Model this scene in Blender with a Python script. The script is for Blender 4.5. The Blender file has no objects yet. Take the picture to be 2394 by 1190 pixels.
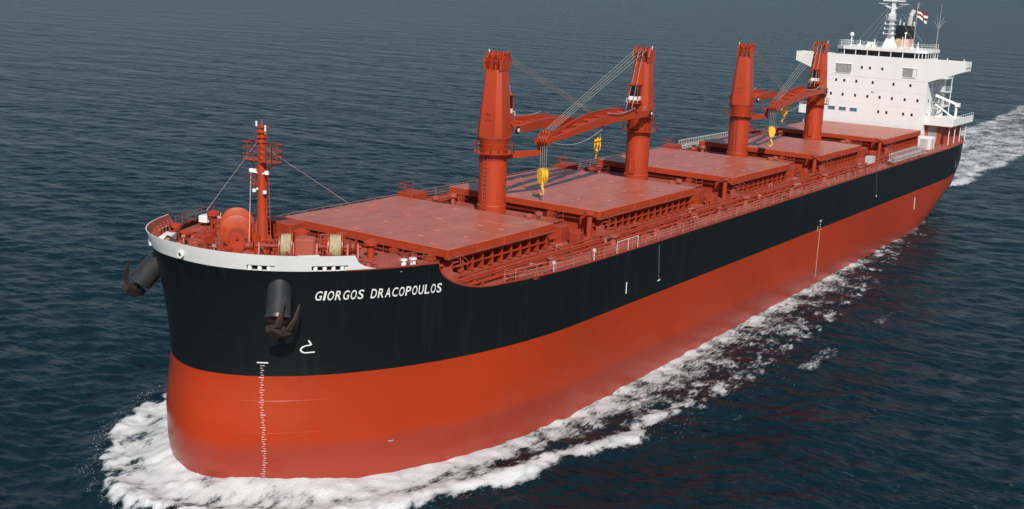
import bpy, math, random
import numpy as np
from mathutils import Matrix, Vector
random.seed(7); rng = np.random.default_rng(7)
scene = bpy.context.scene
col = scene.collection
rad = math.radians

# ------------------------------------------------------------------ camera, sky, sun, exposure
TRIM = rad(1.0); DRAFT = 5.95          # the ship floats trimmed by the stern; z of the sea plane at ship x = 0
SHIP = Matrix.Translation((0, 0, -DRAFT)) @ Matrix.Rotation(-TRIM, 4, 'Y')

def camera():
    yaw, pitch, roll = rad(214.6607), rad(13.013), rad(2.4845)
    f = Vector((math.cos(yaw) * math.cos(pitch), math.sin(yaw) * math.cos(pitch), -math.sin(pitch)))
    r = f.cross(Vector((0, 0, 1))).normalized(); u = r.cross(f)
    r2 = r * math.cos(roll) + u * math.sin(roll); u2 = -r * math.sin(roll) + u * math.cos(roll)
    m = Matrix(((r2.x, u2.x, -f.x, 242.908), (r2.y, u2.y, -f.y, 69.923), (r2.z, u2.z, -f.z, 42.853), (0, 0, 0, 1)))
    c = bpy.data.cameras.new('camera'); c.sensor_width = 36; c.lens = 2678.665 / 2394 * 36
    c.clip_start = 1; c.clip_end = 60000
    o = bpy.data.objects.new('camera', c); col.objects.link(o); o.matrix_world = SHIP @ m
    scene.camera = o
    return o
CAM = camera()

SUN_AZ, SUN_EL = rad(42), rad(41)      # azimuth from the bow (+x) towards port (+y)
world = bpy.data.worlds.new('World'); scene.world = world; world.use_nodes = True
wn = world.node_tree.nodes; wl = world.node_tree.links
bg = wn['Background']
sky = wn.new('ShaderNodeTexSky'); sky.sky_type = 'NISHITA'; sky.sun_disc = False
sky.sun_elevation = SUN_EL; sky.sun_rotation = math.pi / 2 - SUN_AZ
sky.air_density = 1.0; sky.dust_density = 0.6; sky.ozone_density = 1.6; sky.altitude = 0
wl.new(sky.outputs[0], bg.inputs[0]); bg.inputs[1].default_value = 0.06
sl = bpy.data.lights.new('sun', 'SUN'); sl.energy = 4.0; sl.angle = rad(0.6); sl.color = (1.0, 0.955, 0.89)
so = bpy.data.objects.new('sun', sl); col.objects.link(so)
sd = Vector((math.cos(SUN_AZ) * math.cos(SUN_EL), math.sin(SUN_AZ) * math.cos(SUN_EL), math.sin(SUN_EL)))
so.rotation_euler = sd.to_track_quat('Z', 'Y').to_euler(); so.location = (300, 150, 300)
vs = scene.view_settings
vs.view_transform = 'Standard'; vs.look = 'None'; vs.exposure = 0.18; vs.gamma = 1.0

# ------------------------------------------------------------------ materials
def new_mat(name):
    m = bpy.data.materials.new(name); m.use_nodes = True
    return m, m.node_tree.nodes, m.node_tree.links, m.node_tree.nodes['Principled BSDF']

def paint(name, c, rough=0.45, var=0.12, scale=0.6, stain=None, stain_amt=0.0, stretch=(1, 1, 1), bump=0.0, bscale=3.0, spec=0.5, metal=0.0, fine=0.06):
    m, n, l, b = new_mat(name)
    g = n.new('ShaderNodeNewGeometry')
    mp = n.new('ShaderNodeMapping'); mp.inputs['Scale'].default_value = stretch; l.new(g.outputs['Position'], mp.inputs['Vector'])
    nz = n.new('ShaderNodeTexNoise'); nz.inputs['Scale'].default_value = scale; nz.inputs['Detail'].default_value = 6; nz.inputs['Roughness'].default_value = 0.62
    l.new(mp.outputs[0], nz.inputs['Vector'])
    mr = n.new('ShaderNodeMapRange'); mr.inputs[1].default_value = 0.3; mr.inputs[2].default_value = 0.7
    mr.inputs[3].default_value = 1 - var; mr.inputs[4].default_value = 1 + var
    l.new(nz.outputs['Fac'], mr.inputs[0])
    nf = n.new('ShaderNodeTexNoise'); nf.inputs['Scale'].default_value = scale * 9; nf.inputs['Detail'].default_value = 3
    l.new(g.outputs['Position'], nf.inputs['Vector'])
    mf = n.new('ShaderNodeMapRange'); mf.inputs[1].default_value = 0.3; mf.inputs[2].default_value = 0.7
    mf.inputs[3].default_value = 1 - fine; mf.inputs[4].default_value = 1 + fine; l.new(nf.outputs['Fac'], mf.inputs[0])
    mm = n.new('ShaderNodeMath'); mm.operation = 'MULTIPLY'; l.new(mr.outputs[0], mm.inputs[0]); l.new(mf.outputs[0], mm.inputs[1])
    vm = n.new('ShaderNodeVectorMath'); vm.operation = 'SCALE'; vm.inputs[0].default_value = c; l.new(mm.outputs[0], vm.inputs['Scale'])
    out = vm.outputs[0]
    if stain:
        ns = n.new('ShaderNodeTexNoise'); ns.inputs['Scale'].default_value = scale * 1.7; ns.inputs['Detail'].default_value = 8; ns.inputs['Roughness'].default_value = 0.7
        mp2 = n.new('ShaderNodeMapping'); mp2.inputs['Scale'].default_value = stretch; mp2.inputs['Location'].default_value = (31, 7, 3)
        l.new(g.outputs['Position'], mp2.inputs['Vector']); l.new(mp2.outputs[0], ns.inputs['Vector'])
        ms = n.new('ShaderNodeMapRange'); ms.inputs[1].default_value = 0.52; ms.inputs[2].default_value = 0.75; ms.inputs[4].default_value = stain_amt
        l.new(ns.outputs['Fac'], ms.inputs[0])
        mx = n.new('ShaderNodeMix'); mx.data_type = 'RGBA'; l.new(ms.outputs[0], mx.inputs[0]); l.new(out, mx.inputs[6]); mx.inputs[7].default_value = (*stain, 1)
        out = mx.outputs[2]
    l.new(out, b.inputs['Base Color'])
    b.inputs['Roughness'].default_value = rough; b.inputs['Metallic'].default_value = metal
    b.inputs['Specular IOR Level'].default_value = spec
    if bump > 0:
        bm = n.new('ShaderNodeBump'); bm.inputs['Strength'].default_value = 1.0; bm.inputs['Distance'].default_value = bump
        nb = n.new('ShaderNodeTexNoise'); nb.inputs['Scale'].default_value = bscale; nb.inputs['Detail'].default_value = 3
        l.new(g.outputs['Position'], nb.inputs['Vector']); l.new(nb.outputs['Fac'], bm.inputs['Height']); l.new(bm.outputs[0], b.inputs['Normal'])
    return m

RED = (0.47, 0.052, 0.016)
M = {}
M['crane_red'] = paint('crane_red', (0.40, 0.044, 0.0115), 0.42, 0.10, 0.5, (0.22, 0.035, 0.015), 0.5, (1, 1, 0.25))
M['deck_red'] = paint('deck_red', (0.36, 0.078, 0.047), 0.55, 0.22, 0.45, (0.24, 0.075, 0.05), 0.75)
M['deck_dark'] = paint('deck_dark', (0.27, 0.035, 0.015), 0.6, 0.2, 0.5, (0.12, 0.03, 0.02), 0.6)
M['coaming_red'] = paint('coaming_red', (0.34, 0.042, 0.015), 0.5, 0.14, 0.7, (0.2, 0.04, 0.02), 0.5, (1, 1, 0.4))
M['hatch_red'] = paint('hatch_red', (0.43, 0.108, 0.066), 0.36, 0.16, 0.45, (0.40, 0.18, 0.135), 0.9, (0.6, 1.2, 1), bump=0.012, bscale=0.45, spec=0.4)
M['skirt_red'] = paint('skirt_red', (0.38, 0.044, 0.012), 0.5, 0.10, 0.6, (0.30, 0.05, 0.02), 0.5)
M['white'] = paint('white_paint', (0.80, 0.805, 0.79), 0.42, 0.02, 0.3, (0.66, 0.63, 0.58), 0.3, (1, 1, 0.12), fine=0.012)
M['socket'] = paint('socket_steel', (0.50, 0.22, 0.16), 0.5, 0.2, 2.0)
M['grey'] = paint('grey_steel', (0.30, 0.31, 0.31), 0.5, 0.2, 1.0, (0.16, 0.12, 0.1), 0.4)
M['pale_grey'] = paint('pale_grey', (0.50, 0.50, 0.48), 0.5, 0.15, 1.0)
M['wire'] = paint('wire_rope', (0.34, 0.32, 0.28), 0.5, 0.1, 2.0)
M['yellow'] = paint('hook_yellow', (0.80, 0.50, 0.04), 0.45, 0.25, 2.5, (0.30, 0.17, 0.05), 0.7)
M['black'] = paint('black_paint', (0.010, 0.011, 0.012), 0.4, 0.2, 0.6)
M['dark'] = paint('dark_recess', (0.02, 0.018, 0.018), 0.6, 0.2, 1.0)
M['rope'] = paint('rope_cream', (0.50, 0.44, 0.27), 0.85, 0.18, 3.0, (0.4, 0.34, 0.2), 0.5)
M['rust'] = paint('anchor_rust', (0.030, 0.018, 0.014), 0.7, 0.5, 1.6, (0.02, 0.018, 0.018), 0.8, bump=0.03, bscale=4)
M['bolster'] = paint('bolster_black', (0.024, 0.026, 0.028), 0.40, 0.25, 1.2, (0.09, 0.06, 0.045), 0.5, (1, 1, 0.3))
M['cream'] = paint('funnel_band', (0.72, 0.50, 0.22), 0.5, 0.1, 1.0)
M['pinkband'] = paint('funnel_pink', (0.70, 0.42, 0.34), 0.5, 0.1, 1.0)
M['orange'] = paint('disc_orange', (0.42, 0.050, 0.010), 0.55, 0.25, 1.6, (0.22, 0.035, 0.015), 0.6)
M['flagred'] = paint('flag_red', (0.20, 0.022, 0.02), 0.8, 0.1, 1.0)
M['flagwhite'] = paint('flag_white', (0.78, 0.76, 0.74), 0.8, 0.05, 1.0)
M['mark'] = paint('mark_white', (0.78, 0.78, 0.76), 0.5, 0.06, 1.5)
M['rail_pink'] = paint('rail_pink', (0.50, 0.22, 0.17), 0.5, 0.1, 1.0)
M['mark_pale'] = paint('mark_pale', (0.62, 0.50, 0.46), 0.5, 0.1, 1.5)
M['mark_dull'] = paint('mark_dull', (0.34, 0.35, 0.35), 0.5, 0.1, 1.5)
def glass(name, c):
    m, n, l, b = new_mat(name)
    b.inputs['Base Color'].default_value = (*c, 1); b.inputs['Roughness'].default_value = 0.08; b.inputs['Specular IOR Level'].default_value = 0.6
    return m
M['glass'] = glass('window_glass', (0.012, 0.014, 0.016)); M['blueglass'] = glass('blue_glass', (0.045, 0.12, 0.20))

def hull_paint(name, c, lower=None, zl=None, rough=0.4, seam=0.004, streak=(0.1, 0.1, 0.1), samt=0.3, spec=0.5):
    m, n, l, b = new_mat(name)
    tc = n.new('ShaderNodeTexCoord')
    mp = n.new('ShaderNodeMapping'); mp.inputs['Scale'].default_value = (0.9, 0.9, 0.07); l.new(tc.outputs['Object'], mp.inputs['Vector'])
    nz = n.new('ShaderNodeTexNoise'); nz.inputs['Scale'].default_value = 0.8; nz.inputs['Detail'].default_value = 8; nz.inputs['Roughness'].default_value = 0.7; l.new(mp.outputs[0], nz.inputs['Vector'])
    big = n.new('ShaderNodeTexNoise'); big.inputs['Scale'].default_value = 0.07; big.inputs['Detail'].default_value = 5; l.new(tc.outputs['Object'], big.inputs['Vector'])
    base = None
    sep = n.new('ShaderNodeSeparateXYZ'); l.new(tc.outputs['Object'], sep.inputs[0])
    mx0 = n.new('ShaderNodeMix'); mx0.data_type = 'RGBA'; mx0.inputs[6].default_value = (*c, 1)
    if lower:
        ad = n.new('ShaderNodeMath'); ad.operation = 'MULTIPLY_ADD'; ad.inputs[1].default_value = 1.2; l.new(big.outputs['Fac'], ad.inputs[0]); l.new(sep.outputs['Z'], ad.inputs[2])
        mr = n.new('ShaderNodeMapRange'); mr.inputs[1].default_value = zl + 1.0; mr.inputs[2].default_value = zl + 0.2; l.new(ad.outputs[0], mr.inputs[0])
        l.new(mr.outputs[0], mx0.inputs[0]); mx0.inputs[7].default_value = (*lower, 1)
    else:
        mx0.inputs[0].default_value = 0; mx0.inputs[7].default_value = (*c, 1)
    vr = n.new('ShaderNodeMapRange'); vr.inputs[1].default_value = 0.3; vr.inputs[2].default_value = 0.7; vr.inputs[3].default_value = 0.9; vr.inputs[4].default_value = 1.1; l.new(big.outputs['Fac'], vr.inputs[0])
    vm = n.new('ShaderNodeVectorMath'); vm.operation = 'SCALE'; l.new(mx0.outputs[2], vm.inputs[0]); l.new(vr.outputs[0], vm.inputs['Scale'])
    ms = n.new('ShaderNodeMapRange'); ms.inputs[1].default_value = 0.54; ms.inputs[2].default_value = 0.78; ms.inputs[4].default_value = samt; l.new(nz.outputs['Fac'], ms.inputs[0])
    mx = n.new('ShaderNodeMix'); mx.data_type = 'RGBA'; l.new(ms.outputs[0], mx.inputs[0]); l.new(vm.outputs[0], mx.inputs[6]); mx.inputs[7].default_value = (*streak, 1)
    l.new(mx.outputs[2], b.inputs['Base Color']); b.inputs['Roughness'].default_value = rough; b.inputs['Specular IOR Level'].default_value = spec
    # welded plate seams
    cb = n.new('ShaderNodeCombineXYZ'); l.new(sep.outputs['X'], cb.inputs[0]); l.new(sep.outputs['Z'], cb.inputs[1])
    br = n.new('ShaderNodeTexBrick'); br.inputs['Scale'].default_value = 1.0; br.inputs['Brick Width'].default_value = 11.0; br.inputs['Row Height'].default_value = 2.6
    br.inputs['Mortar Size'].default_value = 0.03; br.inputs['Mortar Smooth'].default_value = 0.6; br.inputs['Color1'].default_value = (0, 0, 0, 1); br.inputs['Color2'].default_value = (0, 0, 0, 1); br.inputs['Mortar'].default_value = (1, 1, 1, 1)
    l.new(cb.outputs[0], br.inputs['Vector'])
    fr = n.new('ShaderNodeTexNoise'); fr.inputs['Scale'].default_value = 0.45; fr.inputs['Detail'].default_value = 2; l.new(tc.outputs['Object'], fr.inputs['Vector'])
    bp0 = n.new('ShaderNodeBump'); bp0.inputs['Distance'].default_value = 0.035; bp0.inputs['Strength'].default_value = 1; l.new(fr.outputs['Fac'], bp0.inputs['Height'])
    bp = n.new('ShaderNodeBump'); bp.inputs['Distance'].default_value = seam; bp.inputs['Strength'].default_value = 1; l.new(br.outputs['Color'], bp.inputs['Height']); l.new(bp0.outputs[0], bp.inputs['Normal'])
    l.new(bp.outputs[0], b.inputs['Normal'])
    return m
M['hull_red'] = hull_paint('hull_red', (0.40, 0.038, 0.008), (0.32, 0.038, 0.018), 6.6, 0.30, 0.006, (0.28, 0.05, 0.024), 0.4)
M['hull_black'] = hull_paint('hull_black', (0.0065, 0.0085, 0.0095), None, None, 0.34, 0.004, (0.022, 0.026, 0.028), 0.5, 0.4)

# ------------------------------------------------------------------ mesh helpers
class MB:
    def __init__(s): s.v = []; s.f = []; s.m = []
    def add(s, vs, fs, mi=0):
        o = len(s.v); s.v += [tuple(map(float, p)) for p in vs]; s.f += [tuple(i + o for i in f) for f in fs]; s.m += [mi] * len(fs); return s
    def box(s, x0, x1, y0, y1, z0, z1, mi=0):
        return s.add([(x0, y0, z0), (x1, y0, z0), (x1, y1, z0), (x0, y1, z0), (x0, y0, z1), (x1, y0, z1), (x1, y1, z1), (x0, y1, z1)],
                     [(0, 3, 2, 1), (4, 5, 6, 7), (0, 1, 5, 4), (1, 2, 6, 5), (2, 3, 7, 6), (3, 0, 4, 7)], mi)
    def cbox(s, x0, x1, y0, y1, z0, z1, c=0.08, mi=0):       # box with chamfered top edges and vertical corners
        def ring(d, z):
            a0, a1, b0, b1 = x0 + d, x1 - d, y0 + d, y1 - d
            return [(a0 + c, b0, z), (a1 - c, b0, z), (a1, b0 + c, z), (a1, b1 - c, z), (a1 - c, b1, z), (a0 + c, b1, z), (a0, b1 - c, z), (a0, b0 + c, z)]
        v = ring(0, z0) + ring(0, z1 - c) + ring(c, z1)
        f = [tuple(range(7, -1, -1)), tuple(range(16, 24))]
        for k in (0, 8):
            for i in range(8): f.append((k + i, k + (i + 1) % 8, k + 8 + (i + 1) % 8, k + 8 + i))
        return s.add(v, f, mi)
    def tube(s, a, b, r0, r1=None, n=8, mi=0, cap=True):
        r1 = r0 if r1 is None else r1; a = Vector(a); b = Vector(b); d = (b - a)
        if d.length < 1e-6: return s
        d.normalize(); t = Vector((0, 0, 1)) if abs(d.z) < 0.9 else Vector((1, 0, 0)); p = d.cross(t).normalized(); w = d.cross(p)
        v = []
        for c, r in ((a, r0), (b, r1)):
            for i in range(n):
                an = 2 * math.pi * (i + 0.5) / n; v.append(c + p * (math.cos(an) * r) + w * (math.sin(an) * r))
        f = [(i, (i + 1) % n, n + (i + 1) % n, n + i) for i in range(n)]
        if cap: f += [tuple(range(n - 1, -1, -1)), tuple(range(n, 2 * n))]
        return s.add(v, f, mi)
    def path(s, pts, r, n=6, mi=0):
        for a, b in zip(pts[:-1], pts[1:]): s.tube(a, b, r, r, n, mi)
        return s
    def beam(s, a, b, w, h, mi=0, up=(0, 0, 1), w2=None, h2=None):
        a = Vector(a); b = Vector(b); d = (b - a).normalized(); u = Vector(up); sd_ = d.cross(u)
        if sd_.length < 1e-4: sd_ = d.cross(Vector((1, 0, 0)))
        sd_.normalize(); u = sd_.cross(d); w2 = w if w2 is None else w2; h2 = h if h2 is None else h2
        v = []
        for c, ww, hh in ((a, w, h), (b, w2, h2)):
            for i, j in ((-1, -1), (1, -1), (1, 1), (-1, 1)): v.append(c + sd_ * (i * ww / 2) + u * (j * hh / 2))
        return s.add(v, [(0, 3, 2, 1), (4, 5, 6, 7), (0, 1, 5, 4), (1, 2, 6, 5), (2, 3, 7, 6), (3, 0, 4, 7)], mi)
    def loft(s, rings, mi=0, cap=True):
        n = len(rings[0]); v = [p for r in rings for p in r]; f = []
        for k in range(len(rings) - 1):
            for i in range(n): f.append((k * n + i, k * n + (i + 1) % n, (k + 1) * n + (i + 1) % n, (k + 1) * n + i))
        if cap: f += [tuple(range(n - 1, -1, -1)), tuple(range((len(rings) - 1) * n, len(rings) * n))]
        return s.add(v, f, mi)
    def lathe(s, c, prof, n=16, mi=0, axis='z'):              # prof: (radius, height)
        rings = []
        for r, h in prof:
            ring = []
            for i in range(n):
                a = 2 * math.pi * i / n; p = (r * math.cos(a), r * math.sin(a), h)
                if axis == 'y': p = (p[0], p[2], -p[1])
                if axis == 'x': p = (p[2], p[0], p[1])
                ring.append((c[0] + p[0], c[1] + p[1], c[2] + p[2]))
            rings.append(ring)
        return s.loft(rings, mi)
    def prism(s, poly, a0, a1, axis='x', mi=0):               # poly in the two other axes, extruded along axis
        def P(u, v, a): return (a, u, v) if axis == 'x' else ((u, a, v) if axis == 'y' else (u, v, a))
        return s.loft([[P(u, v, a0) for u, v in poly], [P(u, v, a1) for u, v in poly]], mi)
    def mesh(s, name, mats):
        me = bpy.data.meshes.new(name); me.from_pydata(s.v, [], s.f)
        if not isinstance(mats, (list, tuple)): mats = [mats]
        for m in mats: me.materials.append(M[m] if isinstance(m, str) else m)
        me.polygons.foreach_set('material_index', s.m)
        me.polygons.foreach_set('use_smooth', [True] * len(s.f)); me.update()
        me.set_sharp_from_angle(angle=rad(35))
        return me
    def build(s, name, mats, parent=None, recalc=True):
        me = s.mesh(name, mats)
        if recalc:
            import bmesh
            bm = bmesh.new(); bm.from_mesh(me); bmesh.ops.recalc_face_normals(bm, faces=bm.faces); bm.to_mesh(me); bm.free()
        return link(name, me, parent)

def link(name, data, parent=None, loc=None, rz=0):
    o = bpy.data.objects.new(name, data); col.objects.link(o)
    if parent is not None: o.parent = parent
    if loc is not None: o.location = loc
    if rz: o.rotation_euler.z = rz
    return o
def tag(o, label=None, cat=None, group=None, kind=None):
    if label: o['label'] = label
    if cat: o['category'] = cat
    if group: o['group'] = group
    if kind: o['kind'] = kind
    return o
def on_ship(name, loc, rz=0, label=None, cat=None, group=None):   # a thing of its own that rests on or hangs from the ship
    o = bpy.data.objects.new(name, None); col.objects.link(o); o.empty_display_size = 0.5
    o.matrix_world = SHIP @ Matrix.Translation(loc) @ Matrix.Rotation(rz, 4, 'Z')
    return tag(o, label, cat, group)
def rail(mb, pts, h=1.05, step=1.8, rails=3, r=0.028, mi=0, n=4):
    for a, b in zip(pts[:-1], pts[1:]):
        a = Vector(a); b = Vector(b); L = (b - a).length; k = max(1, round(L / step))
        for i in range(k + 1):
            p = a.lerp(b, i / k); mb.tube(p, p + Vector((0, 0, h)), r, r, n, mi)
        for j in range(rails):
            z = Vector((0, 0, h * (j + 1) / rails)); mb.tube(a + z, b + z, r, r, n, mi)
    return mb

# ------------------------------------------------------------------ hull form (half breadth in ship coordinates)
B = 16.13
ZK = np.array([0, 2.9, 5, 8, 10, 12.4, 15, 17.5, 20, 21.1, 22.5, 23.5])
XS = np.array([185.0, 185.9, 186.3, 186.45, 186.15, 185.8, 185.8, 185.9, 186.1, 186.4, 186.8, 187.0])
LE = np.array([34, 33, 32.5, 32, 32, 32, 32.5, 33, 34, 34, 34, 34])
EX = np.array([.54, .525, .53, .54, .54, .54, .51, .47, .43, .42, .405, .40])
ZS = np.array([0, 5, 8, 10, 14, 18, 25])
XA = np.array([12, 6, 3, 3.5, 4.5, 5, 5.]); XR = np.array([64, 50, 42, 37, 31, 28, 28.]); YT = np.array([.2, .4, 6.5, 11, 12.8, 13.0, 13.0])
I = np.interp
def hb(x, z):
    u = np.clip((I(z, ZK, XS) - x) / I(z, ZK, LE), 0, 1)
    yb = B * (1 - (1 - u) ** 2) ** I(z, ZK, EX)
    s = np.clip((I(z, ZS, XR) - x) / (I(z, ZS, XR) - I(z, ZS, XA)), 0, 1)
    return yb - (B - I(z, ZS, YT)) * s ** 2.6
DECK = 17.92; FC = 20.62; FX = 171.2
def ztop(x):                                   # upper edge of the black side plating
    x = np.asarray(x, float)
    z = 18.0 + 0.2 * np.clip((x - 135) / 30, 0, 1) ** 2
    t = np.clip((x - 165.6) / 6.2, 0, 1); k = 21.0 - 2.8 * np.sqrt(np.clip(1 - t ** 2, 0, 1))
    z = np.where(x > 165.6, k, z)
    return np.where(x >= 171.8, 21.0 + 0.35 * np.clip((x - 171.8) / 14, 0, 1.1) ** 1.4, z)

NS, NM, NB = 30, 30, 130
def row_x(z):
    xa, xr, xs, le = I(z, ZS, XA), I(z, ZS, XR), I(z, ZK, XS), I(z, ZK, LE)
    w = np.linspace(1, 0, NB)
    return np.concatenate([np.linspace(xa, xr, NS, endpoint=False), np.linspace(xr, xs - le, NM, endpoint=False), xs - le * w ** 1.7])
NC = NS + NM + NB
def row(z):                                    # fixed level
    x = row_x(z); return x, np.array([hb(a, z) for a in x]), np.full(NC, float(z))
def top_row(s, zf, z0=18.0):                   # level between z0 and a top that varies along the ship
    x = row_x(18.0); z = np.full(NC, 18.0)
    for _ in range(12):
        z = z0 + s * (zf(x) - z0)
        xs, le = I(z, ZK, XS), I(z, ZK, LE); w = np.linspace(1, 0, NB)
        xb = xs[NS + NM:] - le[NS + NM:] * w ** 1.7; x = np.concatenate([x[:NS + NM], xb])
    return x, np.array([hb(a, b) for a, b in zip(x, z)]), z

ship = link('bulk_carrier', None); ship.empty_display_size = 5; ship.matrix_world = SHIP
tag(ship, 'long red and black bulk carrier with four deck cranes and white bridge, under way', 'ship')

def build_hull():
    rows = [row(z) for z in (0, 1, 2, 3, 4, 5, 6, 7, 8, 9, 10, 11, 12.4, 13.4, 14.4, 15.4, 16.2, 17.0, 17.5)]
    nred = 12
    rows += [top_row(s, ztop, 17.5) for s in (0.25, 0.5, 0.65, 0.8, 0.9, 1.0)]
    mb = MB()
    for sg in (1, -1):
        base = len(mb.v)
        for x, y, z in rows: mb.v += [(a, sg * b, c) for a, b, c in zip(x, y, z)]
        for r in range(len(rows) - 1):
            for c in range(NC - 1):
                i = base + r * NC + c
                q = (i, i + 1, i + NC + 1, i + NC)
                if sg < 0: q = q[::-1]
                mb.f.append(q); mb.m.append(0 if r < nred else 1)
    R = len(rows)
    for r in range(R - 1):                     # transom
        a = r * NC; b = a + R * NC; mb.f.append((a, a + NC, b + NC, b)); mb.m.append(0 if r < nred else 1)
    me = mb.mesh('hull', ['hull_red', 'hull_black'])
    import bmesh
    bm = bmesh.new(); bm.from_mesh(me); bmesh.ops.remove_doubles(bm, verts=bm.verts, dist=0.002); bmesh.ops.recalc_face_normals(bm, faces=bm.faces); bm.to_mesh(me); bm.free()
    return link('hull', me, ship)
hull = build_hull()
tag(hull, 'black topsides over red bottom paint with a blunt bow')

# gunwale bar along the top of the side plating
def edge_pts(x0, x1, n, dy=0.0, dz=0.0, sg=1, zf=None):
    out = []
    for x in np.linspace(x0, x1, n):
        z = float(ztop(x)) if zf is None else zf; out.append((x, sg * (float(hb(x, z)) + dy), z + dz))
    return out
for sg in (1, -1):
    mb = MB(); mb.path(edge_pts(5.2, 165, 60, -0.06, 0.0, sg) + edge_pts(165.4, 171.79, 40, -0.06, 0.0, sg) + edge_pts(171.9, 179.5, 14, -0.06, 0, sg), 0.085, 6)
    mb.build('gunwale', 'deck_dark', hull)

# bulwark round the bow (white outside, red inside) with real fairlead slots
def build_bulwark():
    def hh(x):
        full = 1.22 + 0.12 * np.clip((x - 180) / 7, 0, 1)
        t = np.clip((x - 176.6) / 2.4, 0, 1)
        return np.where(x < 179.0, full * (1 - np.sqrt(np.clip(1 - t ** 2, 0, 1))), full)
    SL = [(184.02, 185.1), (179.55, 181.75)]
    w = np.concatenate([np.linspace(1, 0, 150)])
    rows = []
    for s in (0.0, 0.08, 0.17, 0.30, 0.48, 0.75, 1.0):
        x = 186 - 9.4 * w ** 1.6; z = ztop(x)
        for _ in range(10):
            z = ztop(x) + s * hh(x); x = I(z, ZK, XS) - 9.8 * w ** 1.6
        rows.append([(a, float(hb(a, b)), float(b)) for a, b in zip(x, z)])
    mb = MB(); n = 150
    def pos(sg, p, off): return (p[0] - off * 0.6, sg * (p[1] - off), p[2])
    for sg in (1, -1):
        base = len(mb.v)
        for off in (0, 0.07):
            for r in rows: mb.v += [pos(sg, p, off) if p[1] > 0.2 else (p[0] - off, sg * max(p[1] - off, 0), p[2]) for p in r]
        R = len(rows)
        for r in range(R - 1):
            for c in range(n - 1):
                xm = rows[r][c][0]
                if 1 <= r <= 2 and any(a < xm < b for a, b in SL): continue
                i = base + r * n + c; k = R * n
                mb.f.append((i, i + 1, i + n + 1, i + n)); mb.m.append(0)
                mb.f.append((i + k, i + n + k, i + n + 1 + k, i + 1 + k)); mb.m.append(1)
                if r == R - 2: mb.f.append((i + n, i + n + 1, i + n + 1 + k, i + n + k)); mb.m.append(0)
    bw = mb.build('bulwark', ['white', 'deck_red'], ship)
    tag(bw, 'white bulwark round the bow with fairlead slots')
    for sg in (1, -1):                          # rollers and dark lip of each slot, bulwark stays, capping rail
        for a, b in SL:
            fl = MB(); k = 3 if b - a < 1.5 else 4
            for t in np.linspace(0.1, 0.9, k):
                x = a + (b - a) * t; z = float(ztop(x)); y = float(hb(x, z + 0.3))
                fl.tube((x, sg * (y - 0.10), z + 0.05), (x, sg * (y - 0.10), z + 0.40), 0.17, 0.17, 10, 0)
            pts = [(x, sg * (float(hb(x, float(ztop(x)) + 0.4)) + 0.03), float(ztop(x)) + 0.41) for x in np.linspace(a - 0.1, b + 0.1, 8)]
            fl.path(pts, 0.03, 6, 1)
            pts = [(x, sg * (float(hb(x, float(ztop(x)) + 0.2)) - 0.5), float(ztop(x)) + 0.25) for x in np.linspace(a - 0.1, b + 0.1, 6)]
            for p, q in zip(pts[:-1], pts[1:]): fl.beam(p, q, 0.05, 0.5, 1)
            fl.build('fairlead', ['white', 'dark'], bw)
        for x in list(np.linspace(179.4, 184.4, 8)) :
            z = float(ztop(x)); y = float(hb(x, z)) - 0.32
            if y < 1.0: continue
            st = MB(); st.prism([(0, z - 0.3), (0.12, z + 1.0), (0.0, z + 1.0), (-0.6, z - 0.3)], -0.03, 0.03, 'x')
            an = 0.0 if x < 184 else (0.5 if x < 186 else 0.95)
            st.v = [(x + c[0] * math.cos(an) + c[1] * math.sin(an), sg * (y + c[1] * math.cos(an) - c[0] * math.sin(an)), c[2]) for c in st.v]
            st.build('bulwark_stay', 'deck_red', bw)
    ch = MB(); ch.lathe((186.78, 0, 21.85), [(0.30, -0.1), (0.30, 0.08), (0.17, 0.08), (0.17, -0.1)], 14, 0, 'x'); ch.lathe((186.8, 0, 21.85), [(0.17, -0.02), (0.16, 0.02)], 14, 1, 'x')
    ch.build('bow_chock', ['white', 'dark'], bw)
build_bulwark()

# decks
def deck_sheet(name, x0, x1, z, inset, mat, n=90):
    xs_ = np.linspace(x0, x1, n); mb = MB()
    p = [(x, max(float(hb(x, z)) - inset, 0.02), z) for x in xs_]
    v = p + [(x, -y, z) for x, y, _ in p]; f = [(i, n + i, n + i + 1, i + 1) for i in range(n - 1)]
    mb.add(v, f); return mb.build(name, mat, ship, recalc=False)
deck = deck_sheet('main_deck', 5.05, FX, DECK, 0.02, 'deck_red'); fcd = deck_sheet('forecastle_deck', FX, 185.95, FC, 0.06, 'deck_red', 120)
mb = MB(); yb = float(hb(FX, 19)) - 0.1
mb.box(FX - 0.06, FX, -yb, yb, DECK, FC + 0.06)
for y in np.arange(-12, 12.1, 1.5): mb.beam((FX - 0.12, y, DECK), (FX - 0.12, y, FC), 0.08, 0.12)
for y in (-9, 9): mb.box(FX - 0.16, FX - 0.07, y - 0.45, y + 0.45, DECK + 0.2, DECK + 2.0, 1)
mb.build('forecastle_bulkhead', ['deck_red', 'coaming_red'], fcd)

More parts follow.
